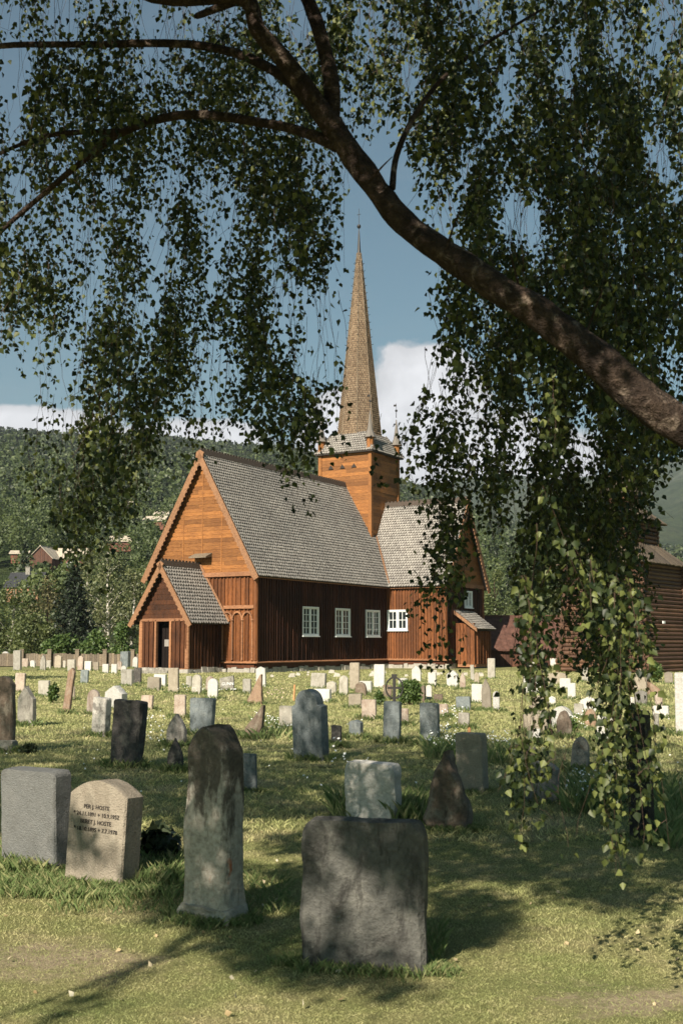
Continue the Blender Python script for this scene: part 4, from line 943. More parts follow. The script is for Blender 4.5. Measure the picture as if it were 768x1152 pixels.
S(125, 132.5, 747, 758, 'flat', 'white', 'small white flat gravestone, right one of the pair near the fence')
S(132, 138, 744, 755, 'round', 'pink', 'small pink rounded gravestone behind the white row near the porch')
S(138, 142, 741, 750, 'round', 'white', 'tiny white round gravestone farthest back beside the tall blue grey one')
S(136, 143, 749, 760, 'round', 'white', 'small white round headed gravestone standing just before the tall blue grey one')
S(135, 147, 733, 751, 'flat', 'blue', 'tall blue grey gravestone against the fence, left of the porch', k=.4)
S(149, 155.5, 739, 751.5, 'round', 'white', 'white rounded gravestone immediately left of the porch corner')
S(90, 100, 753.5, 769, 'flat', 'blue', 'dark blue gravestone standing alone in the tree shadow at left')
# --- left middle
S(16, 29, 757.5, 779, 'flat', 'pink', 'pinkish pale gravestone behind the grey one with a gabled reddish top', lean=2)
S(43, 57.5, 766, 784, 'flat', 'pale', 'squat pale gravestone with a leafy plant at its right side', lean=-1)
S(69, 80, 752, 803, 'gable', 'red', 'very thin tall leaning reddish slab like a post at left', lean=6, k=.35, hd=.08, taper=.8)
S(79, 85, 772, 788, 'round', 'beige', 'small beige gravestone half hidden behind the thin leaning reddish slab')
S(97, 113, 777, 805, 'boulder', 'pink', 'rough pinkish beige gravestone left of the speckled white one', hd=.3)
S(102, 124, 785, 828, 'flat', 'speck', 'speckled white slab leaning slightly, in front of the big white scrolled stone', lean=4, k=.5)
S(117, 143, 772, 796, 'ornate', 'white', 'bright white gravestone with a scrolled rounded top, tilted back', k=.4, lean=4)
S(158, 173, 782, 798.5, 'flat', 'pink', 'pinkish beige square gravestone on open lawn before the porch')
S(195, 210, 782, 808, 'flat', 'pink', 'reddish beige flat gravestone behind the two dark rounded ones', taper=.95)
S(136, 151, 754, 772, 'flat', 'pale', 'pale grey gravestone with slanted top left of the dark block by the porch', hd=.1)
S(150, 159.5, 751, 769, 'flat', 'dark', 'dark block gravestone at the left corner of the porch')
S(165, 182, 762, 777, 'flat', 'beige', 'wide low beige gravestone in front of the porch door', lean=2, taper=.94)
S(173, 188, 759, 772.5, 'flat', 'white', 'white gravestone half hidden behind the wide beige one at the porch')
S(189, 202, 752, 780, 'flat', 'beige', 'tall beige rectangular gravestone standing before the porch front corner')
S(209, 216, 761, 773, 'flat', 'pale', 'small pale gravestone peeping out left of the round shouldered one')
S(215, 227, 759, 781, 'round', 'pale', 'pale gravestone with a round disc like head before the porch side wall', k=.3)
S(231, 241, 761, 779, 'round', 'pink', 'pinkish rounded gravestone right behind a white rounded one before the porch side')
S(233, 246, 764, 787, 'round', 'white', 'white rounded gravestone directly in front of a pinkish one, before the church')
y3 = S(247.5, 264.5, 761, 777.5, 'slantl', 'grey', 'grey brown slanted gravestone with white painted lettering near the church wall', lean=-3, hd=.12, phi=-14)
S(273, 283, 764, 780.5, 'flat', 'pale', 'pale narrow gravestone directly left of the pointed reddish slab')
S(288, 300, 750, 773, 'gable', 'white', 'white gable topped gravestone nearest the front corner of the nave', hd=.1)
S(278, 296.5, 759, 793, 'slantl', 'red', 'pointed reddish slab with a steep slanted edge before the church corner', hd=.8, phi=-22, k=.3)
S(273, 295, 793, 831, 'slantl', 'brown', 'leaning brown stone wedge among white flowers, pointed to the right', hd=.7, lean=7, k=.3, phi=-30)
S(314, 331.5, 796, 824, 'flat', 'pale', 'pale grey flat gravestone half hidden behind the big round headed slate')
S(213, 241, 787, 828, 'flat', 'blue', 'blue grey upright slate widening to its top, behind the tall stained obelisk', taper=1.12)
S(187, 211, 805, 841, 'gothic', 'grey', 'dark grey pointed arch gravestone with a smaller dark one before it', hd=.45)
S(188, 207, 832, 869, 'gothic', 'dark', 'small dark rounded gravestone in shade in front of a pointed grey one', hd=.5)
S(122, 161, 790, 863.5, 'flat', 'dark', 'tall dark lichened slab widening upward and leaning, left foreground middle', taper=1.12, lean=3, k=.4)
S(20, 42, 773, 817, 'gable', 'grey', 'smooth grey gravestone with a reddish gabled top at the left', hd=.3, k=.3)
S(-12, 21, 764, 848, 'arch', 'brown', 'large brown rounded slab on a plinth cut by the left edge', base=.22, k=.3)
S(273, 290, 848, 889, 'flat', 'blue', 'small bluish upright stone just right of the tall stained obelisk')
# --- centre
S(330, 371, 778, 857, 'shoulder', 'blue', 'big blue grey slate with round head and shoulders in the centre', hd=.22, k=.35)
S(349, 367, 757.5, 774.5, 'flat', 'pale', 'wide pale flat gravestone close to the nave wall under the middle window')
S(367, 379, 766.5, 781, 'arch', 'pale', 'small pale arched gravestone between the wide pale and the taller round one')
S(352, 373, 775, 790, 'flat', 'white', 'low white gravestone just behind the big blue grey round headed slate')
S(381, 392, 760.5, 783, 'arch', 'pale', 'pale slim gravestone with arched top left of the tall beige slab')
S(393, 405, 746, 777, 'flat', 'beige', 'tall beige rectangular slab rising against the dark nave wall')
S(399, 413, 768, 783, 'round', 'brown', 'brown round arched gravestone with spoked ornament before the tall beige slab')
S(404, 419, 766.5, 779, 'flat', 'white', 'low white gravestone right behind the brown arched one')
S(420, 433, 748, 775, 'flat', 'white', 'tall white rectangular slab near the corner of nave and transept')
S(431, 441, 771.5, 787, 'flat', 'brown', 'small brownish gravestone behind the iron cross')
S(392, 408, 781, 796.5, 'flat', 'beige', 'low beige gravestone with grass at its foot, below the brown arched one')
S(406.5, 424, 788, 810, 'flat', 'pink', 'squat pinkish gravestone left of the iron cross')
S(392, 409, 811, 832, 'arch', 'blue', 'small dark slate with a curved top right of the big round headed slate', k=.5, hd=.1)
S(371.5, 384, 816, 841, 'flat', 'dark', 'small dark stump of stone touching the right of the big round headed slate', rough=.03)
S(430, 451, 791, 836, 'flat', 'blue', 'blue grey upright slab directly under the iron cross', k=.35)
S(451, 460, 797, 816, 'flat', 'pink', 'little pinkish white gravestone between the two blue grey slabs')
S(472, 495, 792, 839.5, 'flat', 'blue', 'blue grey upright slab right of the one under the iron cross', k=.35)
S(463, 474, 749, 767, 'ornate', 'white', 'white gravestone with an ornate tip before the transept wall', hd=.22)
S(448, 459, 763, 772, 'arch', 'white', 'low white arched gravestone half behind the round bush')
S(481, 491, 757, 772, 'flat', 'white', 'clean white rectangular gravestone before the transept')
S(502, 516, 754, 773, 'ornate', 'white', 'bright white gravestone with a shaped shouldered head under the side porch', hd=.25)
S(517, 524, 757, 776, 'gothic', 'pink', 'slim pinkish gravestone right of the bright white shaped one')
S(529, 533.5, 748, 766, 'flat', 'pale', 'pale stone post against the dark side porch wall')
S(533, 539, 756, 770, 'gable', 'beige', 'small beige gravestone beside the pale post at the side porch')
S(530, 543, 770, 791.5, 'flat', 'white', 'white gravestone standing left of the ribbed pointed slab')
S(542, 553.5, 764, 800, 'gothic', 'beige', 'tall ribbed beige slab with pointed head right of a white one')
S(461, 479, 772, 791, 'flat', 'brown', 'brownish wide gravestone right of the round bush', rough=.02)
S(479, 486, 771, 790, 'round', 'white', 'white rounded gravestone peeping out right of the brownish wide one')
S(487.5, 498.5, 782, 792, 'flat', 'brown', 'small low brown gravestone in the middle of the lawn')
S(512.6, 530, 784, 799.5, 'flat', 'blue', 'light blue grey oblong gravestone lying low on the lawn', rough=.004)
S(494, 504.5, 792, 807, 'flat', 'pink', 'small pinkish white gravestone just behind the right blue grey slab')
S(514.6, 528, 802, 820, 'flat', 'grey', 'grey speckled gravestone behind the beige block with the stake')
a18 = S(514, 550, 828, 892, 'flat', 'beige', 'beige weathered block gravestone right of the big dark boulder', k=.45, rough=.012)
S(476, 531, 851, 934, 'gothic', 'brown', 'big rough dark boulder with a narrowing top in the middle foreground', k=.5, rough=.06, phi=-20, hd=.75, taper=.9)
S(387, 453, 861, 926, 'flat', 'white', 'broad rough pale stone with curved top, tall grass at both ends', k=.35, rough=.018, hd=.2)
# --- right
S(548, 557, 741, 764, 'flat', 'pale', 'pale tall stone right of the side porch, seen between birch leaves')
S(554, 562, 778, 801, 'round', 'white', 'white rounded gravestone directly right of the ribbed pointed slab')
S(592, 604, 741, 753, 'flat', 'white', 'white gravestone in front of the red roofed shed, left one')
S(618, 626, 741, 750, 'flat', 'white', 'white gravestone in front of the red roofed shed, right one')
S(588, 610, 760, 780, 'flat', 'white', 'large wide bright white gravestone behind the hanging birch twigs')
S(615, 638, 757, 770, 'arch', 'beige', 'long low beige gravestone behind the small white pair at right')
S(629, 642, 763, 775, 'flat', 'white', 'low white gravestone just behind the small upright white one at right')
S(638, 647.6, 768, 786.5, 'flat', 'white', 'small upright white slab on open lawn left of the hanging foliage')
S(598.6, 613, 783, 805, 'flat', 'beige', 'grey beige upright gravestone left of a white one, behind the leaves')
S(614.6, 625, 784, 796, 'arch', 'white', 'small white arched gravestone right of the grey beige upright one')
S(619, 645, 795, 820, 'round', 'white', 'wide white arched gravestone with a brown rough one in front', k=.2)
S(626, 644, 801, 831, 'arch', 'brown', 'rough brown arch shaped stone in front of a white arched one', hd=.35)
S(645, 656, 792, 808, 'flat', 'pale', 'low pale gravestone right of the wide white arched one')
S(594, 610, 794, 808, 'flat', 'beige', 'beige upright gravestone rising behind a wider beige one')
S(588, 617, 805, 827, 'flat', 'beige', 'wide beige gravestone behind the lowest left birch strand', rough=.01)
S(598, 608, 820, 839, 'flat', 'white', 'small white stone just below the wide beige one, behind leaves')
S(585, 603, 838, 858, 'arch', 'pink', 'pinkish low stone directly behind the grey rough slab at right')
S(590, 630, 858, 903, 'arch', 'grey', 'grey rough slab with a rounded right shoulder under the left birch strand', k=.3, hd=.16)
S(640, 663, 830.5, 870, 'boulder', 'grey', 'narrow rough grey stone standing alone on the right lawn', k=.4, hd=.3, taper=.8, lean=3)
S(654, 661.5, 748, 767, 'gable', 'pale', 'pale gravestone before the left foot of the bell tower')
S(652.5, 673, 784, 802, 'gable', 'white', 'white gabled gravestone beside the right hanging foliage', k=.2)
S(657.5, 671, 798, 822, 'boulder', 'red', 'reddish rough rounded stone between two white ones at right', hd=.4)
S(669, 688, 806, 836, 'flat', 'white', 'white leaning slab left of the tall black stone', lean=5)
S(701, 714, 784, 798, 'flat', 'white', 'white gravestone just behind the leaves above the black stone')
S(707, 728, 762, 778, 'flat', 'beige', 'wide beige gravestone below the corner of the bell tower', rough=.012)
S(714, 728, 777, 794, 'arch', 'grey', 'greenish grey rounded stone in front of the wide beige one')
S(727.5, 742.5, 767, 785, 'slantr', 'red', 'reddish dark broken looking stone before the round shrub', hd=.4)
S(714, 727, 752, 764, 'boulder', 'beige', 'beige hump of stone touching the bell tower corner')
S(747, 757, 756, 770, 'arch', 'beige', 'beige rounded gravestone right of the round shrub')
S(736, 745, 779, 796, 'gable', 'pink', 'pinkish pointed gravestone behind a broad white one at right')
S(734, 753, 795, 809, 'flat', 'white', 'broad low white gravestone at right behind the tall black stone')
S(735, 741, 803, 824, 'flat', 'grey', 'narrow grey slab just right of the tall black stone top')
S(758, 776, 758, 828, 'flat', 'white', 'tall white slab on a rough footing cut by the right edge', base=.14)
S(704, 741, 806, 950, 'flat', 'black', 'tall black polished gravestone with a sloping top behind the right birch strand', base=.07, k=.55, phi=-52, lean=-1, pitch=0)
# --- foreground
S(2, 82, 872, 978, 'flat', 'cool', 'wide smooth grey gravestone with a rough dark right edge, front left', k=.3, rough=.006, phi=-33, hd=.06)
d2 = S(72, 155, 884, 996, 'arch', 'beige', 'beige gravestone with a curved top and carved black names, front left', k=.38, phi=-29, pitch=-2, lean=1.5, rough=.002, hd=.13)
S(339.5, 480, 934, 1092, 'flat', 'mottled', 'big broad dark mottled slab with rounded corners, centre front', k=.2, phi=-14, rough=.014, hd=.12, pitch=1)
# the tall stained stone: shaft on a rough foot
def tall_stone():
    p, w, d, h = place(200, 279, 818, 1036, .55, -33); r = empty('gravestone', (p.x, p.y, gz(p.x, p.y) - .05), radians(-33)); r.rotation_euler[1] = radians(.6)
    m = NT('stained_lichen_stone'); n1 = m.noise(30, 5, .65); n2 = m.noise(5, 6, .7, (1, 1, .45), dist=.6); n3 = m.noise(9, 4, .6, (1, 1, .5))
    sep = m.n('ShaderNodeSeparateXYZ'); m.l(m.tc.outputs['Object'], sep.inputs[0])
    c = m.ramp(n1, [(.25, (.20, .18, .15)), (.5, (.37, .34, .29)), (.8, (.52, .48, .42))])
    up = m.math('ADD', m.math('MULTIPLY', m.math('SUBTRACT', sep.outputs[2], .62), .42), n2)
    st2 = m.noise(11, 6, .7, (1, 1, .22)); up = m.math('ADD', up, m.math('MULTIPLY', m.math('SUBTRACT', st2, .5), .9)); c = m.mix(m.math('MULTIPLY', m.ramp(up, [(.5, (0, 0, 0)), (.64, (1, 1, 1))]), .85), c, m.ramp(n1, [(.3, (.04, .032, .027)), (.7, (.09, .07, .055))]))
    lo = m.math('ADD', m.math('MULTIPLY', m.math('ABSOLUTE', m.math('SUBTRACT', sep.outputs[2], .33)), -1.3), n3)
    rt_ = m.math('MULTIPLY', m.ramp(lo, [(.46, (0, 0, 0)), (.54, (1, 1, 1))]), m.ramp(sep.outputs[0], [(.0, (0, 0, 0)), (.1, (1, 1, 1))]))
    c = m.mix(m.math('MULTIPLY', rt_, .85), c, (.34, .10, .03))
    m.col(c); m.rough(.9, .2); m.bump(m.math('ADD', n1, n2), .7, .02)
    b = slab(w * .93, h * .91, d, 'arch', .84, .02, True, .13, 5, h * .09); s = b.build('shaft', m.m, r); shade_auto(s, 50)
    b = slab(w * 1.1, h * .12, d * 1.15, 'flat', .9, .03, True, .2, 9); s2 = b.build('plinth', ST['pale'], r); shade_auto(s2, 50)
    tag(r, 'tallest stained stone with dark lichened pointed head and rusty orange streaks, front', 'gravestone', GRP); STONES.append((p.x, p.y, w, d, -33, h))
tall_stone()
def text_on(o, lines, size, x0, z0, depth, mt, gap=1.35, rotx=90, tilt=0.0):
    for i, tx in enumerate(lines):
        cu = bpy.data.curves.new('inscription', 'FONT'); cu.body = tx; cu.size = size; cu.align_x = 'CENTER'; cu.extrude = .002; cu.resolution_u = 2
        t = bpy.data.objects.new('tmp', cu); me = bpy.data.meshes.new_from_object(t); bpy.data.objects.remove(t)
        me.materials.append(mt); ob = bpy.data.objects.new('inscription', me); COL.objects.link(ob); ob.parent = o
        ob.location = (x0, -depth / 2 - .003, z0 - i * size * gap); ob.rotation_euler = (radians(90), 0, 0)
bb = [v.co for v in d2.data.vertices]; dd = max(v.y for v in bb) - min(v.y for v in bb); hh = max(v.z for v in bb)
M['ink'] = mat_plain('carved_black_letters', (.035, .03, .027), .7)
text_on(d2, ['PER J. HOSTE', '* 24.11.1891 + 10.9.1952', 'BERET J. HOSTE', '* 18.10.1895 + 7.7.1978'], .040, -.0, hh - .20, dd, M['ink'], 1.28)
bb = [v.co for v in y3.data.vertices]; dd = max(v.y for v in bb) - min(v.y for v in bb); hh = max(v.z for v in bb)
text_on(y3, ['GUNN'], .15, .05, hh - .34, dd, M['white'])
ln = MB(); ln.box(-.34, .36, -dd / 2 - .012, -dd / 2 - .006, hh - .50, hh - .47); ln.build('painted_line', M['white'], y3)

# iron ring cross, wooden stakes
p = gr(443.5, 806); k = p.y / FH; cr_ = empty('iron_cross', p, radians(-12)); H_ = (800 - 759) * k
tag(cr_, 'black iron cross with a ring behind the left blue grey slab', 'iron cross')
b = MB(); b.box(-.035, .035, -.02, .02, -.05, H_ + .1); b.box(-.16, .16, -.018, .018, H_ * .74, H_ * .74 + .05); b.box(-.06, .06, -.025, .025, H_ + .04, H_ + .12); b.prism([(-.12, -.02, 0), (.12, -.02, 0), (.05, -.02, .22), (-.05, -.02, .22)], (0, .04, 0)); b.build('shaft', M['iron'], cr_)
b = MB(); b.tube([(.2 * cos(a) , 0, H_ * .74 + .025 + .24 * sin(a)) for a in np.linspace(0, 2 * pi, 25)], .02, 6, False); b.build('ring', M['iron'], cr_)
M['stake'] = mat_plain('fresh_orange_wood', (.42, .22, .10), .7)
for u, vt, vb_, lb in ((527, 818, 836, 'short orange wooden stake standing at the back of the beige block gravestone'), (330.5, 770, 788, 'thin wooden stake on the sunny lawn left of the nave windows'), (68, 770, 771, None)):
    if not lb: continue
    p = gr(u, vb_); k = p.y / FH; b = MB(); h = (vb_ - vt) * k; b.prism([(-.025, -.02, -.1), (.025, -.02, -.1), (.025, -.02, h - .03), (0, -.02, h), (-.025, -.02, h - .03)], (0, .04, 0))
    o = b.build('wooden_stake', M['stake']); o.location = p; o.rotation_euler = (0, radians(3), radians(-20)); tag(o, lb, 'stake', 'wooden stakes')

# ------------------------------------------------------------------ shrubs, plants and flowers
def bush(nm, u0, u1, vt, vb, label, seed, n=1500, leaf=.07, mt='bush_leaf', flower=None, tall=False):
    q = np.random.default_rng(seed); p = gr((u0 + u1) / 2, vb); s = p.y / FH; R = (u1 - u0) * s / 2; H_ = (vb - vt) * s; r = empty(nm, (p.x, p.y + R * .5, 0)); tag(r, label, 'shrub' if not tall else 'plant')
    P = []; st = MB(); nc = 9
    for i in range(nc):
        a = q.uniform(0, 2 * pi); d = R * q.uniform(.1, .6); z = H_ * q.uniform(.35, .8); st.tube([(0, 0, -.03), (d * cos(a) * .5, d * sin(a) * .5, z * .6), (d * cos(a), d * sin(a), z)], [.012, .009, .004], 5)
        g = q.normal(size=(n // nc, 3)); g /= np.linalg.norm(g, axis=1)[:, None]; g *= (q.random(n // nc) ** .4)[:, None] * np.array([R * .55, R * .55, H_ * .3]); P.append(g + np.array([d * cos(a), d * sin(a), z]))
    P = np.concatenate(P); P[:, 2] = np.abs(P[:, 2]); V, Fq = leaf_cloud(P, q.uniform(.7, 1.3, len(P)) * leaf, .0 if tall else .2, .25, .5 if tall else .75, q)
    st.build('stem', M['twig'], r); np_mesh('foliage', V, Fq, M[mt], r)
bush('round_bush', 449, 474, 764, 794, 'low spreading green bush between the iron cross and the brownish wide stone', 201, 2600, .085)
bush('round_bush', 730, 749, 744, 768, 'neat round grey green shrub by the bell tower corner', 202, 2600, .09)
bush('leafy_plant', 54, 64, 770, 792, 'leafy plant growing at the right of the squat pale gravestone', 203, 500, .09)
bush('leafy_plant', 153, 198, 936, 972, 'dark broad leaved plant between the curved beige stone and the tallest stone', 204, 420, .085, 'spruce_leaf')
bush('leafy_plant', 420, 432, 778, 794, 'small green plant beside the brown arched gravestone', 205, 400, .08)
bush('leafy_plant', 630, 650, 808, 828, 'flowering plant leaning on the rough brown arch stone', 206, 400, .07)
bush('leafy_plant', 22, 40, 838, 850, 'small dark plant at the foot of the brown slab by the left edge', 207, 300, .05, 'spruce_leaf')
def flower_patch(nm, u0, u1, v0, v1, n, h, label, seed, c='white_petals'):
    q = np.random.default_rng(seed); P = []
    for i in range(n):
        p = gr(q.uniform(u0, u1), q.uniform(v0, v1)); P.append((p.x, p.y, h * q.uniform(.5, 1)))
    P = np.array(P); bf = MB(); st = MB()
    for x, y, z in P:
        r = .022 * q.uniform(.7, 1.3); t = Vector((q.normal() * .5, q.normal() * .5 - .5, .8)).normalized(); a = t.cross(Vector((1, 0, 0))).normalized(); b_ = t.cross(a); c0 = Vector((x, y, z)); r *= .75
        bf.add([c0 + (a * cos(k * pi / 4) + b_ * sin(k * pi / 4)) * r * (1 if k % 2 else .62) for k in range(8)], [tuple(range(8))])
        st.add([(x - .002, y, 0), (x + .002, y, 0), (x + .001, y, z)], [(0, 1, 2)])
    o = bf.build(nm, M[c]); s = st.build('flower_stems', M['bush_leaf'], o); tag(o, label, 'flowers', kind='stuff')
M['white_petals'] = mat_plain('white_petals', (.75, .76, .72), .6, var=.1); M['pink_petals'] = mat_plain('pink_petals', (.6, .42, .42), .6)
flower_patch('daisy_patch', 482, 516, 828, 852, 130, .28, 'white daisies growing between the right blue grey slab and the beige block', 301)
flower_patch('daisy_patch', 548, 575, 838, 856, 50, .25, 'white daisies just right of the beige block gravestone', 302)
flower_patch('daisy_patch', 280, 330, 812, 830, 110, .26, 'white flowers round the brown stone wedge', 303)
flower_patch('daisy_patch', 636, 690, 884, 912, 110, .26, 'white daisies in the shade between the grey slab and the tall black stone', 304)
flower_patch('daisy_patch', 372, 392, 872, 900, 14, .55, 'tall white daisies left of the broad rough pale stone', 305)
flower_patch('daisy_patch', 155, 185, 812, 846, 60, .26, 'white flowers right of the tall dark lichened slab', 306)
flower_patch('daisy_patch', 300, 320, 782, 794, 36, .3, 'white and pink flowers right of the pointed reddish slab', 307, 'pink_petals')
flower_patch('daisy_patch', 200, 245, 776, 784, 50, .3, 'white flowers at the feet of the pale rounded gravestones', 308)
flower_patch('daisy_patch', 495, 520, 806, 818, 45, .3, 'white flowers behind the beige block gravestone', 309)
flower_patch('clover_flowers', 0, 768, 790, 900, 90, .05, 'tiny white clover blossoms scattered over the lawn', 310)
flower_patch('daisy_patch', 640, 662, 812, 830, 40, .3, 'white flowers round the flowering plant at right', 311)
# rubble scraps on the lawn by the church
scr = MB(); q = random.Random(77)
for i in range(22):
    p = gr(q.uniform(300, 545), q.uniform(757, 762)); s = q.uniform(.08, .22); c = MB(); j = lambda: q.uniform(.7, 1.2)
    scr.hexa([(p.x - s * j(), p.y - s, -.02), (p.x + s * j(), p.y - s, -.02), (p.x + s, p.y + s, -.02), (p.x - s, p.y + s, -.02), (p.x - s * .6, p.y - s * .5, s * j()), (p.x + s * .6, p.y - s * .6, s * j()), (p.x + s * .5, p.y + s * .5, s), (p.x - s * .5, p.y + s * .5, s * j())])
tag(scr.build('loose_rubble', ST['pale']), 'loose pale rubble stones lying along the foot of the church', 'rubble', kind='stuff')

# ------------------------------------------------------------------ grass
def build_grass():
    m = NT('grass_blades'); gi = m.n('ShaderNodeNewGeometry'); big = m.noise(.22, 5, .6); mid = m.noise(1.3, 6, .65); fine = m.noise(9, 4, .65)
    c = m.ramp(mid, [(.32, (.27, .32, .13)), (.5, (.40, .40, .19)), (.64, (.54, .48, .29))])
    c = m.mix(m.ramp(big, [(.4, (0, 0, 0)), (.62, (1, 1, 1))]), c, m.ramp(mid, [(.35, (.29, .33, .13)), (.65, (.43, .42, .21))]))
    c = m.mix(m.math('MULTIPLY', m.ramp(fine, [(.5, (0, 0, 0)), (.65, (1, 1, 1))]), .5), c, (.54, .48, .30))
    c = m.mix(1.0, c, m.ramp(gi.outputs['Random Per Island'], [(0, (.78, .8, .76)), (1, (1.2, 1.18, 1.12))]), 'MULTIPLY')
    m.col(c); m.rough(.7, .2)
    tr = m.n('ShaderNodeBsdfTranslucent'); mx = m.n('ShaderNodeMixShader'); mx.inputs[0].default_value = .3; m.l(c, tr.inputs[0]); m.l(m.b.outputs[0], mx.inputs[1]); m.l(tr.outputs[0], mx.inputs[2]); m.l(mx.outputs[0], m.out.inputs[0])
    M['grass'] = m.m
    g = NT('long_grass'); gi = g.n('ShaderNodeNewGeometry'); c = g.ramp(gi.outputs['Random Per Island'], [(0, (.10, .15, .05)), (.6, (.17, .23, .085)), (1, (.36, .34, .17))]); g.col(c); g.rough(.6, .25)
    tr = g.n('ShaderNodeBsdfTranslucent'); mx = g.n('ShaderNodeMixShader'); mx.inputs[0].default_value = .35; g.l(c, tr.inputs[0]); g.l(g.b.outputs[0], mx.inputs[1]); g.l(tr.outputs[0], mx.inputs[2]); g.l(mx.outputs[0], g.out.inputs[0])
    def blades(X, Y, h, w, spread, q):
        n = len(X); Z = 0.03 * 0; a = q.uniform(0, 2 * pi, n); dx = np.cos(a) * w / 2; dy = np.sin(a) * w / 2; lx = q.normal(0, spread, n) * h; ly = q.normal(0, spread, n) * h
        zz = np.array([gz(x, y) for x, y in zip(X, Y)]) - .004 if n < 400000 else np.zeros(n)
        V = np.stack([np.stack([X - dx, Y - dy, zz], 1), np.stack([X + dx, Y + dy, zz], 1), np.stack([X + lx * .35 + dx * .6, Y + ly * .35 + dy * .6, zz + h * .6], 1), np.stack([X + lx, Y + ly, zz + h], 1)], 1)
        k = np.arange(n)[:, None] * 4; return V.reshape(-1, 3), k + np.array([[0, 1, 2, 3]])
    q = np.random.default_rng(55); VV = []; FF = []; off = 0
    for (y0, y1, n, h0, h1, w) in ((3.6, 6.5, 280000, .005, .015, .0024), (6.5, 10, 200000, .007, .020, .0036), (10, 18, 90000, .02, .05, .009), (18, 34, 80000, .025, .06, .018), (34, 75, 60000, .03, .08, .04)):
        Y = np.sqrt(q.uniform(y0 ** 2, y1 ** 2, n)); X = q.uniform(-1, 1, n) * (Y * .335 + 1.2); h = q.uniform(h0, h1, n)
        ok = np.ones(n, bool)
        for (px, py, rx, ry) in WORN: ok &= ~((((X - px) / rx) ** 2 + ((Y - py) / ry) ** 2 < q.uniform(.0, 1.6, n)) & (q.random(n) < .7))
        X, Y, h = X[ok], Y[ok], h[ok]
        V, Fq = blades(X, Y, h, w, .6, q); VV.append(V); FF.append(Fq + off); off += len(V)
    tag(np_mesh('mown_grass', np.concatenate(VV), np.concatenate(FF), m.m), 'short mown sunlit grass of the churchyard lawn', 'grass', kind='stuff')
    VV = []; FF = []; off = 0
    for (x, y, w, d, ph, h) in STONES:
        n = int(1300 * min(1, 9 / y) + 60); 
        if y < 12: n = int(n * 2.6)
        per = q.uniform(-1, 1, n); side = q.integers(0, 4, n); e = np.abs(q.normal(0, .055 + .002 * y, n)) + .005
        lx = np.where(side == 0, per * w / 2, np.where(side == 1, per * w / 2, np.where(side == 2, -w / 2 - e, w / 2 + e))); ly = np.where(side == 0, -d / 2 - e, np.where(side == 1, d / 2 + e, per * d / 2))
        a = radians(ph); X = x + lx * cos(a) - ly * sin(a); Y = y + lx * sin(a) + ly * cos(a)
        hh_ = (q.uniform(.02, .075, n) if y < 14 else q.uniform(.05, .17, n)) * (1.0 - .5 * np.clip(e / .25, 0, 1)); V, Fq = blades(X, Y, hh_, .0014 + .0002 * y if y < 12 else .0006 * y, .4, q); VV.append(V); FF.append(Fq + off); off += len(V)
    def clump(u0, u1, v0, v1, n, h0, h1):
        nonlocal off
        P = [gr(q.uniform(u0, u1), q.uniform(v0, v1)) for _ in range(n)]; X = np.array([p.x for p in P]); Y = np.array([p.y for p in P])
        V, Fq = blades(X, Y, q.uniform(h0, h1, n), .0022, .4, q); VV.append(V); FF.append(Fq + off); off += len(V)
    clump(0, 200, 968, 1012, 9000, .02, .09); clump(376, 392, 905, 922, 160, .1, .26); clump(440, 482, 905, 930, 700, .08, .26); clump(375, 400, 905, 925, 200, .06, .2); clump(150, 205, 965, 1000, 900, .06, .16)
    clump(478, 520, 838, 856, 500, .1, .3); clump(545, 590, 846, 862, 500, .1, .3); clump(636, 700, 886, 918, 900, .1, .3); clump(735, 768, 880, 960, 700, .08, .25); clump(285, 330, 812, 834, 500, .1, .25); clump(440, 500, 1050, 1085, 420, .04, .12); clump(0, 60, 955, 985, 900, .06, .14)
    clump(60, 330, 985, 1030, 1500, .04, .09)
    tag(np_mesh('long_grass', np.concatenate(VV), np.concatenate(FF), g.m), 'longer green grass left standing round the gravestones', 'grass', kind='stuff')
build_grass()

# ------------------------------------------------------------------ the big weeping birch
birch = empty('birch_tree', (3.9, 5.0, 0)); tag(birch, 'weeping birch leaning in from the right, thick limb and hanging leafy twigs over the graveyard', 'tree')
BO = Vector((3.9, 5.0, 0))
def L_(p): return Vector(p) - BO
tk = MB()
main = [Vector((3.9, 5.0, -.2)), Vector((3.75, 5.02, .5)), Vector((3.2, 5.08, 1.35)), Vector((2.3, 5.15, 2.15)), at(768, 482, 5.2), at(690, 420, 5.25), at(610, 356, 5.3), at(530, 305, 5.35), at(455, 250, 5.4), at(410, 195, 5.45), at(371, 140, 5.5)]
mr = [.24, .19, .14, .105, .084, .079, .073, .067, .062, .058, .056]
pth, rr = smooth_path([L_(p) for p in main], mr, 7); tk.tube(pth, rr, 18, True, .28)
tk.build('trunk', M['bark'], birch, True)
def limb(pts, rad, nm='limb', seg=10, n=6):
    b = MB(); pth, rr = smooth_path([L_(p) for p in pts], rad, n); b.tube(pth, rr, seg, True, .12); return b.build(nm, M['bark'], birch, True)
limb([at(378, 150, 5.49), at(350, 108, 5.48), at(318, 66, 5.46), at(290, 34, 5.42), at(268, -4, 5.4), (-1.0, 5.2, 4.75), (-1.7, 4.9, 5.3), (-2.6, 4.5, 6.0), (-3.6, 4.2, 7.0)], [.06, .05, .047, .044, .04, .036, .03, .02, .008])
limb([at(372, 142, 5.5), at(373, 95, 5.52), at(362, 45, 5.55), at(345, -3, 5.6), (-.3, 5.6, 5.2), (-.5, 5.2, 6.2), (-.8, 4.4, 7.3), (-1.0, 3.6, 8.4)], [.045, .04, .037, .035, .033, .03, .02, .008])
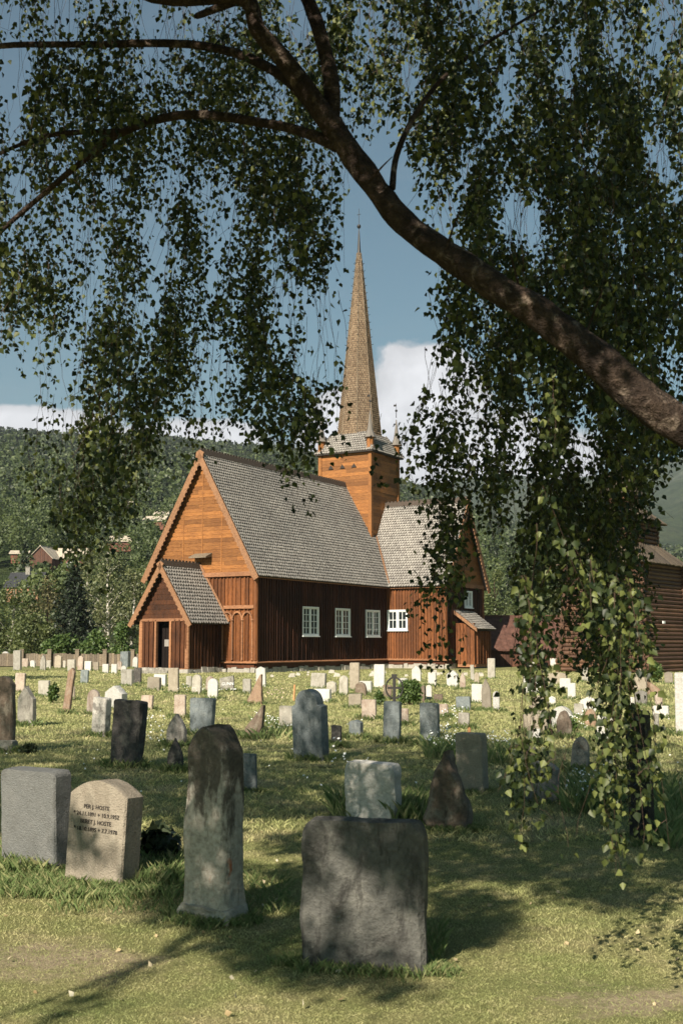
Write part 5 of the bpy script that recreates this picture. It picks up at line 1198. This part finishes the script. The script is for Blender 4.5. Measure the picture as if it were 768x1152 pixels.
limb([at(372, 150, 5.5), at(335, 100, 5.6), at(300, 75, 5.7), at(258, 58, 5.85), at(200, 49, 6.0), at(100, 50, 6.2), at(0, 52, 6.4), at(-90, 70, 6.6)], [.032, .03, .027, .024, .022, .019, .016, .01])
limb([at(378, 165, 5.48), at(348, 151, 5.55), at(300, 139, 5.7), at(210, 129, 5.9), at(140, 148, 6.1), at(90, 184, 6.25), at(45, 222, 6.35), at(0, 262, 6.45), at(-40, 310, 6.5)], [.03, .027, .025, .024, .021, .018, .015, .013, .008])
limb([at(135, 148, 6.1), at(70, 150, 6.2), at(30, 160, 6.3), at(-20, 182, 6.4)], [.018, .015, .012, .008], 'branch')
limb([at(441, 212, 5.42), at(446, 175, 5.5), at(466, 130, 5.6), at(498, 88, 5.75), at(545, 50, 5.9), at(610, 10, 6.1)], [.017, .015, .014, .012, .01, .006], 'branch')
limb([at(232, 12, 5.6), at(222, 18, 5.65), at(262, 2, 5.42)], [.01, .016, .024], 'branch')
limb([at(440, 210, 5.4), at(560, 120, 5.0), at(690, 60, 4.8), at(735, -10, 4.7), (1.5, 4.4, 5.0), (2.2, 4.0, 6.3), (2.6, 3.5, 7.8)], [.02, .03, .03, .034, .034, .028, .012]) if False else None
limb([(2.9, 5.1, 1.65), (2.6, 5.1, 3.2), (2.2, 5.0, 4.9), (1.9, 4.8, 6.5), (1.5, 4.4, 8.0), (1.2, 4.0, 9.2)], [.13, .12, .1, .08, .05, .02])
limb([(2.4, 5.05, 4.2), (1.9, 5.3, 4.9), (1.2, 6.2, 5.8), (.5, 7.2, 6.3), (-.4, 8.0, 6.5)], [.06, .05, .04, .025, .01])
limb([(1.9, 4.8, 6.5), (.6, 4.0, 7.3), (-1.4, 3.2, 7.7), (-3.4, 2.6, 7.6), (-5.2, 2.4, 7.0)], [.06, .05, .04, .028, .012])
limb([(1.7, 4.6, 7.2), (1.4, 6.2, 7.9), (.6, 8.0, 8.4), (-.6, 9.8, 8.6)], [.05, .04, .028, .012])
limb([(2.2, 5.0, 4.9), (3.0, 6.0, 5.8), (3.4, 7.4, 6.6), (3.2, 9.0, 7.2)], [.06, .05, .035, .012])
limb([(2.0, 4.9, 6.0), (1.0, 3.6, 6.0), (-1.2, 2.4, 5.5), (-2.9, 1.4, 5.0), (-4.1, .2, 4.4), (-4.9, -1.3, 3.9)], [.045, .04, .032, .026, .02, .008])
DENS = """
766555464566426788889888
766653564665445788999888
666654565566555788999987
777665366665435788999997
776676566665325788999997
765666676655114688999997
654674677655200588999997
533674777666200589999998
522675777776100268999998
552775777776001579999998
554776787776000478899998
353777788676001378899998
231777778676002478999998
042757576675001477888898
033754335374124577888887
145536251371444577889886
156740300150552455888971
135630000030431545789960
026510000010110624789850
003200000000001614678840
000300000000002713567830
000000000000001612556830
000000000000001501534830
000000000000000300422530
000000000000000003400530
000000000000000004500530
000000000000000003500530
000000000000000000500520
000000000000000000400320
000000000000000000400220
000000000000000000041024
000000000000000000010013
""".split()
DENS = np.array([[int(c) for c in r] for r in DENS], float)
SHADE = """
000000000000
122323232110
667777776432
899999879963
999999349996
999999348998
862445678999
320234567999
001245689875
001367766665
001358755420
001367754200
011278641000
012256530000
001012100000
000000000000
""".split()
SHADE = np.array([[int(c) for c in r] for r in SHADE], float)
def lookup(A, u, v, cu, cv, v0=0):
    x = np.clip(u / cu - .5, 0, A.shape[1] - 1.001); y = (v - v0) / cv - .5; ok = (y > -1) & (y < A.shape[0]); y = np.clip(y, 0, A.shape[0] - 1.001)
    i = x.astype(int); j = y.astype(int); fx = x - i; fy = y - j
    return np.where(ok, A[j, i] * (1 - fx) * (1 - fy) + A[j, i + 1] * fx * (1 - fy) + A[j + 1, i] * (1 - fx) * fy + A[j + 1, i + 1] * fx * fy, 0)
def build_foliage():
    q = np.random.default_rng(21); P = []; tw = MB(); nl = 0
    extra = [(q.normal(699, 6), q.uniform(600, 830), q.uniform(880, 992)) for _ in range(11)] + [(q.normal(590, 8), q.uniform(640, 800), q.uniform(850, 958)) for _ in range(9)] + [(q.normal(503, 7), q.uniform(560, 680), q.uniform(700, 772)) for _ in range(9)] + [(q.normal(640, 22), q.uniform(540, 640), q.uniform(690, 745)) for _ in range(5)] + [(q.normal(90, 22), q.uniform(440, 520), q.uniform(560, 635)) for _ in range(9)]
    for it in range(4100 + len(extra)):
        ex_ = extra[it - 4100] if it >= 4100 else None
        u0 = q.uniform(-25, 790); v0 = q.uniform(-60, 940); Lp = q.uniform(70, 260)
        if ex_: u0, v0, Lp = ex_[0], ex_[1], ex_[2] - ex_[1]
        if not ex_ and u0 > 660 and v0 > 700: Lp = q.uniform(60, 140)
        dd_ = lookup(DENS, np.array([u0, u0, u0]), np.array([v0 + 5, v0 + Lp * .35, v0 + Lp * .65]), 32, 32)
        if not ex_ and v0 > 0 and (dd_[0] < q.uniform(0, 9) or dd_[2] < q.uniform(0, 3)): continue
        Y = q.uniform(5.8, 10.2) if u0 < 420 else q.uniform(5.5, 9.4)
        if ex_ and u0 > 550: Y = q.uniform(4.9, 5.6)
        elif v0 > 400 and u0 > 460: Y = q.uniform(6.4, 9.2)
        n = int(Lp * Y / 1310 / .021); pu, pv = u0, v0; drift = q.normal(0, .12); pts = []; seg_ok = 0
        base = np.array(at(u0, v0, Y)); pos = base.copy(); d = np.array([q.normal(0, .12), q.normal(0, .12), -1.0])
        line = []
        for i in range(n):
            d[:2] += q.normal(0, .07, 2); d[:2] *= .96; dn_ = d / np.linalg.norm(d); pos = pos + dn_ * .021
            line.append(pos.copy())
        line = np.array(line)
        if len(line) < 4: continue
        uu, vv, _ = proj_np(line); D = lookup(DENS, uu, vv, 32, 32)
        D = np.where((vv < 0) & (vv > -120), 7, D) if not ex_ else np.maximum(D, 8)
        # keep the strand down to where the hanging curtain ends
        end = len(line)
        for i in range(len(line)):
            if vv[i] > 0 and D[i] < 1.0 + q.random() * .8: end = i; break
        if end < 4: continue
        line = line[:end]; D = D[:end]
        cl_ = np.array([noise.noise(Vector((a_ * .026, b_ * .011, 7.7))) for a_, b_ in zip(uu[:end], vv[:end])]); acc = q.random(end) < np.clip((D / 9) * (.98 + 2.1 * cl_) + .005, .02, 1)
        pp = line[acc]; k = len(pp)
        if k < 2: continue
        ia = np.nonzero(acc)[0]; sub = line[max(0, ia[0] - 4):ia[-1] + 1][::3]
        if len(sub) > 1: tw.tube([L_(p) for p in sub], [.0017 * (1 - .6 * i / len(sub)) for i in range(len(sub))], 3, False)
        off = q.normal(size=(k, 3)) * np.array([.028, .028, .012]); P.append(pp + off)
        two = q.random(k) < .45; off = q.normal(size=(k, 3)) * np.array([.045, .045, .02]) * (.6 if Y < 5.8 else 1); P.append((pp + off)[two])
        # side sprays
        for _ in range(int(acc.sum() / 9)):
            s = pp[q.integers(0, k)]; a = q.uniform(0, 2 * pi); l_ = q.uniform(.06, .17) * (.45 if Y < 5.8 else 1); e = s + np.array([cos(a) * l_, sin(a) * l_, -l_ * q.uniform(.3, 1.1)]); tw.tube([L_(s), L_((s + e) / 2 + np.array([0, 0, .01])), L_(e)], .0012, 3, False)
            m_ = q.integers(3, 7); t = q.uniform(.3, 1.05, m_)[:, None]; P.append(s * (1 - t) + e * t + q.normal(size=(m_, 3)) * .014)
    P = np.concatenate(P); u, v, d = proj_np(P)
    D = lookup(DENS, u, v, 32, 32); keep = ~((v > 0) & (D < .5)) | (v < 0); keep &= (P[:, 2] > .45); P = P[keep]
    print('visible leaves', len(P))
    V, Fq = leaf_cloud(P - np.array(BO), q.uniform(.029, .048, len(P)), .75, .3, .82, q, birch=True)
    np_mesh('hanging_leaves', V, Fq, M['birch_leaf'], birch); tw.build('twigs', M['twig'], birch)
    # unseen rest of the crown, leaves placed to throw the SHADE pattern below
    tot = []
    dx, dy = sin(radians(SUN_AZ)) / tan(radians(SUN_EL)), cos(radians(SUN_AZ)) / tan(radians(SUN_EL))
    N = 125000; u = q.uniform(-160, 930, N); v = np.interp(q.random(N), np.linspace(0, 1, 60), np.linspace(800, 1140, 60))
    G = np.array([tuple(gr(a, b))[:2] for a, b in zip(u, v)]); area_w = (G[:, 1] / 6) ** 2.6; area_w /= area_w.max()
    S_ = lookup(SHADE, np.clip(u, 0, 768), v, 64, 24, 776)
    def clumps(x, y): return np.array([noise.noise(Vector((a * 1.5, b * .9, 4.2))) + .7 * noise.noise(Vector((a * 3.6, b * 2.2, 1.2))) for a, b in zip(x, y)])
    cl = clumps(G[:, 0], G[:, 1]); pr = np.clip((S_ / 9 - .44 + cl * .75) * 5.0, 0, 1)
    pr = np.where(S_ < .3, 0, pr)
    keep = q.random(N) < pr * np.clip(area_w * 6, 0, 1); G = G[keep]; n = len(G)
    zmin = (1.95 + .60 * np.maximum(G[:, 1], 0)) / (1 + .60 * dy); zmin = np.maximum(zmin, 4.0); z = zmin + .1 + q.random(n) ** 1.2 * 3.2
    C = np.stack([G[:, 0] - dx * z, G[:, 1] - dy * z, z], 1)
    # each sample becomes a small spray of leaves
    m_ = 4; P2 = np.repeat(C, m_, 0) + q.normal(size=(n * m_, 3)) * .06
    uu, vv, d = proj_np(P2); inside = (d > 0) & (uu > -25) & (uu < 793) & (vv > -15) & (vv < 1170); P2 = P2[~inside]
    print('crown leaves', len(P2))
    V, Fq = leaf_cloud(P2 - np.array(BO), q.uniform(.055, .09, len(P2)), .6, .3, .85, q)
    np_mesh('unseen_shade_crown', V, Fq, M['birch_leaf'], birch)
    # a drooping branch behind the camera that throws the long thin shadow at lower left
    P3 = []; a = np.array(gr(300, 1000)); b = np.array(gr(60, 1150)); mid = np.array(gr(190, 1068))
    for t in q.random(330):
        g = (1 - t) ** 2 * a + 2 * t * (1 - t) * mid + t * t * b; zz = 4.3 + .5 * (1 - t); g = g + np.array([q.normal() * .05, q.normal() * .06, 0]); P3.append((g[0] - dx * zz, g[1] - dy * zz, zz))
    P3 = np.array(P3); V, Fq = leaf_cloud(P3 - np.array(BO), q.uniform(.04, .07, len(P3)), .6, .3, .85, q); np_mesh('rear_branch_leaves', V, Fq, M['birch_leaf'], birch)
    pts = []
    for t in np.linspace(0, 1, 7):
        g = (1 - t) ** 2 * a + 2 * t * (1 - t) * mid + t * t * b; zz = 4.3 + .5 * (1 - t); pts.append((g[0] - dx * zz, g[1] - dy * zz, zz))
    limb([(-1.2, 2.4, 5.5)] + pts, [.03] + list(np.linspace(.026, .006, 7)), 'branch')
build_foliage()
# a second broad tree out of view to the left, whose shadow reaches the lawn before the fence
def side_tree():
    q = np.random.default_rng(88); r = empty('shade_tree', (-23.5, 46, 0)); tag(r, 'broad leafy tree standing left of the view whose shadow falls across the far lawn', 'tree')
    t = MB(); t.tube([(0, 0, -.2), (0, 0, 3), (.3, 0, 8)], [.4, .3, .08], 9); t.build('trunk', M['bark'], r, True)
    P = []
    for i in range(30):
        a = q.uniform(0, 2 * pi); d = q.uniform(0, 3.4); z = q.uniform(4, 9.5); g = q.normal(size=(160, 3)); g /= np.linalg.norm(g, axis=1)[:, None]; g *= (q.random(160) ** .4)[:, None] * 1.3; P.append(g + np.array([d * cos(a), d * sin(a), z]))
    P = np.concatenate(P); V, Fq = leaf_cloud(P, q.uniform(.25, .4, len(P)), .3, .2, .8, q); np_mesh('crown', V, Fq, M['tree_leaf'], r)
side_tree()

fb_ = []
q_ = np.random.default_rng(404)
for _ in range(70):
    p_ = gr(q_.uniform(-20, 790), q_.uniform(930, 1150)); fb_.append((p_.x, p_.y, gz(p_.x, p_.y) + .016))
V_, F_ = leaf_cloud(np.array(fb_), q_.uniform(.02, .04, len(fb_)), -.1, .2, .8, q_, birch=True)
M['fallen'] = mat_leaf('fallen_leaves', (.25, .18, .09), (.42, .34, .2), (.6, .55, .42), 0)
tag(np_mesh('fallen_leaves', V_, F_, M['fallen']), 'a few pale dry leaves fallen on the lawn in front', 'fallen leaves', kind='stuff')
# thin shoots along the thick limb
for _i, (_u, _v, _du, _dv) in enumerate(((700, 428, -30, -40), (655, 388, 22, -55), (585, 330, -14, -48), (500, 285, 16, -42), (415, 205, 26, -26))):
    _a = at(_u, _v, 5.32); _b = at(_u + _du * .5, _v + _dv * .6, 5.25); _c = at(_u + _du, _v + _dv * 1.1, 5.15); limb([_a, _b, _c], [.007, .005, .002], 'shoot', 6, 4)

# ------------------------------------------------------------------ air
def build_haze():
    hb = MB(); hb.box(-4200, 4200, -60, 4900, -5, 900); m = bpy.data.materials.new('haze'); m.use_nodes = True; nt = m.node_tree; nt.nodes.clear()
    o = nt.nodes.new('ShaderNodeOutputMaterial'); v = nt.nodes.new('ShaderNodeVolumePrincipled'); v.inputs['Color'].default_value = (.80, .88, 1.0, 1); v.inputs['Density'].default_value = HAZE; v.inputs['Anisotropy'].default_value = .2
    nt.links.new(v.outputs[0], o.inputs['Volume']); b = hb.build('haze', m); tag(b, 'thin summer haze in the valley air', 'haze', kind='stuff')
HAZE = 0.00011
if HAZE: build_haze()
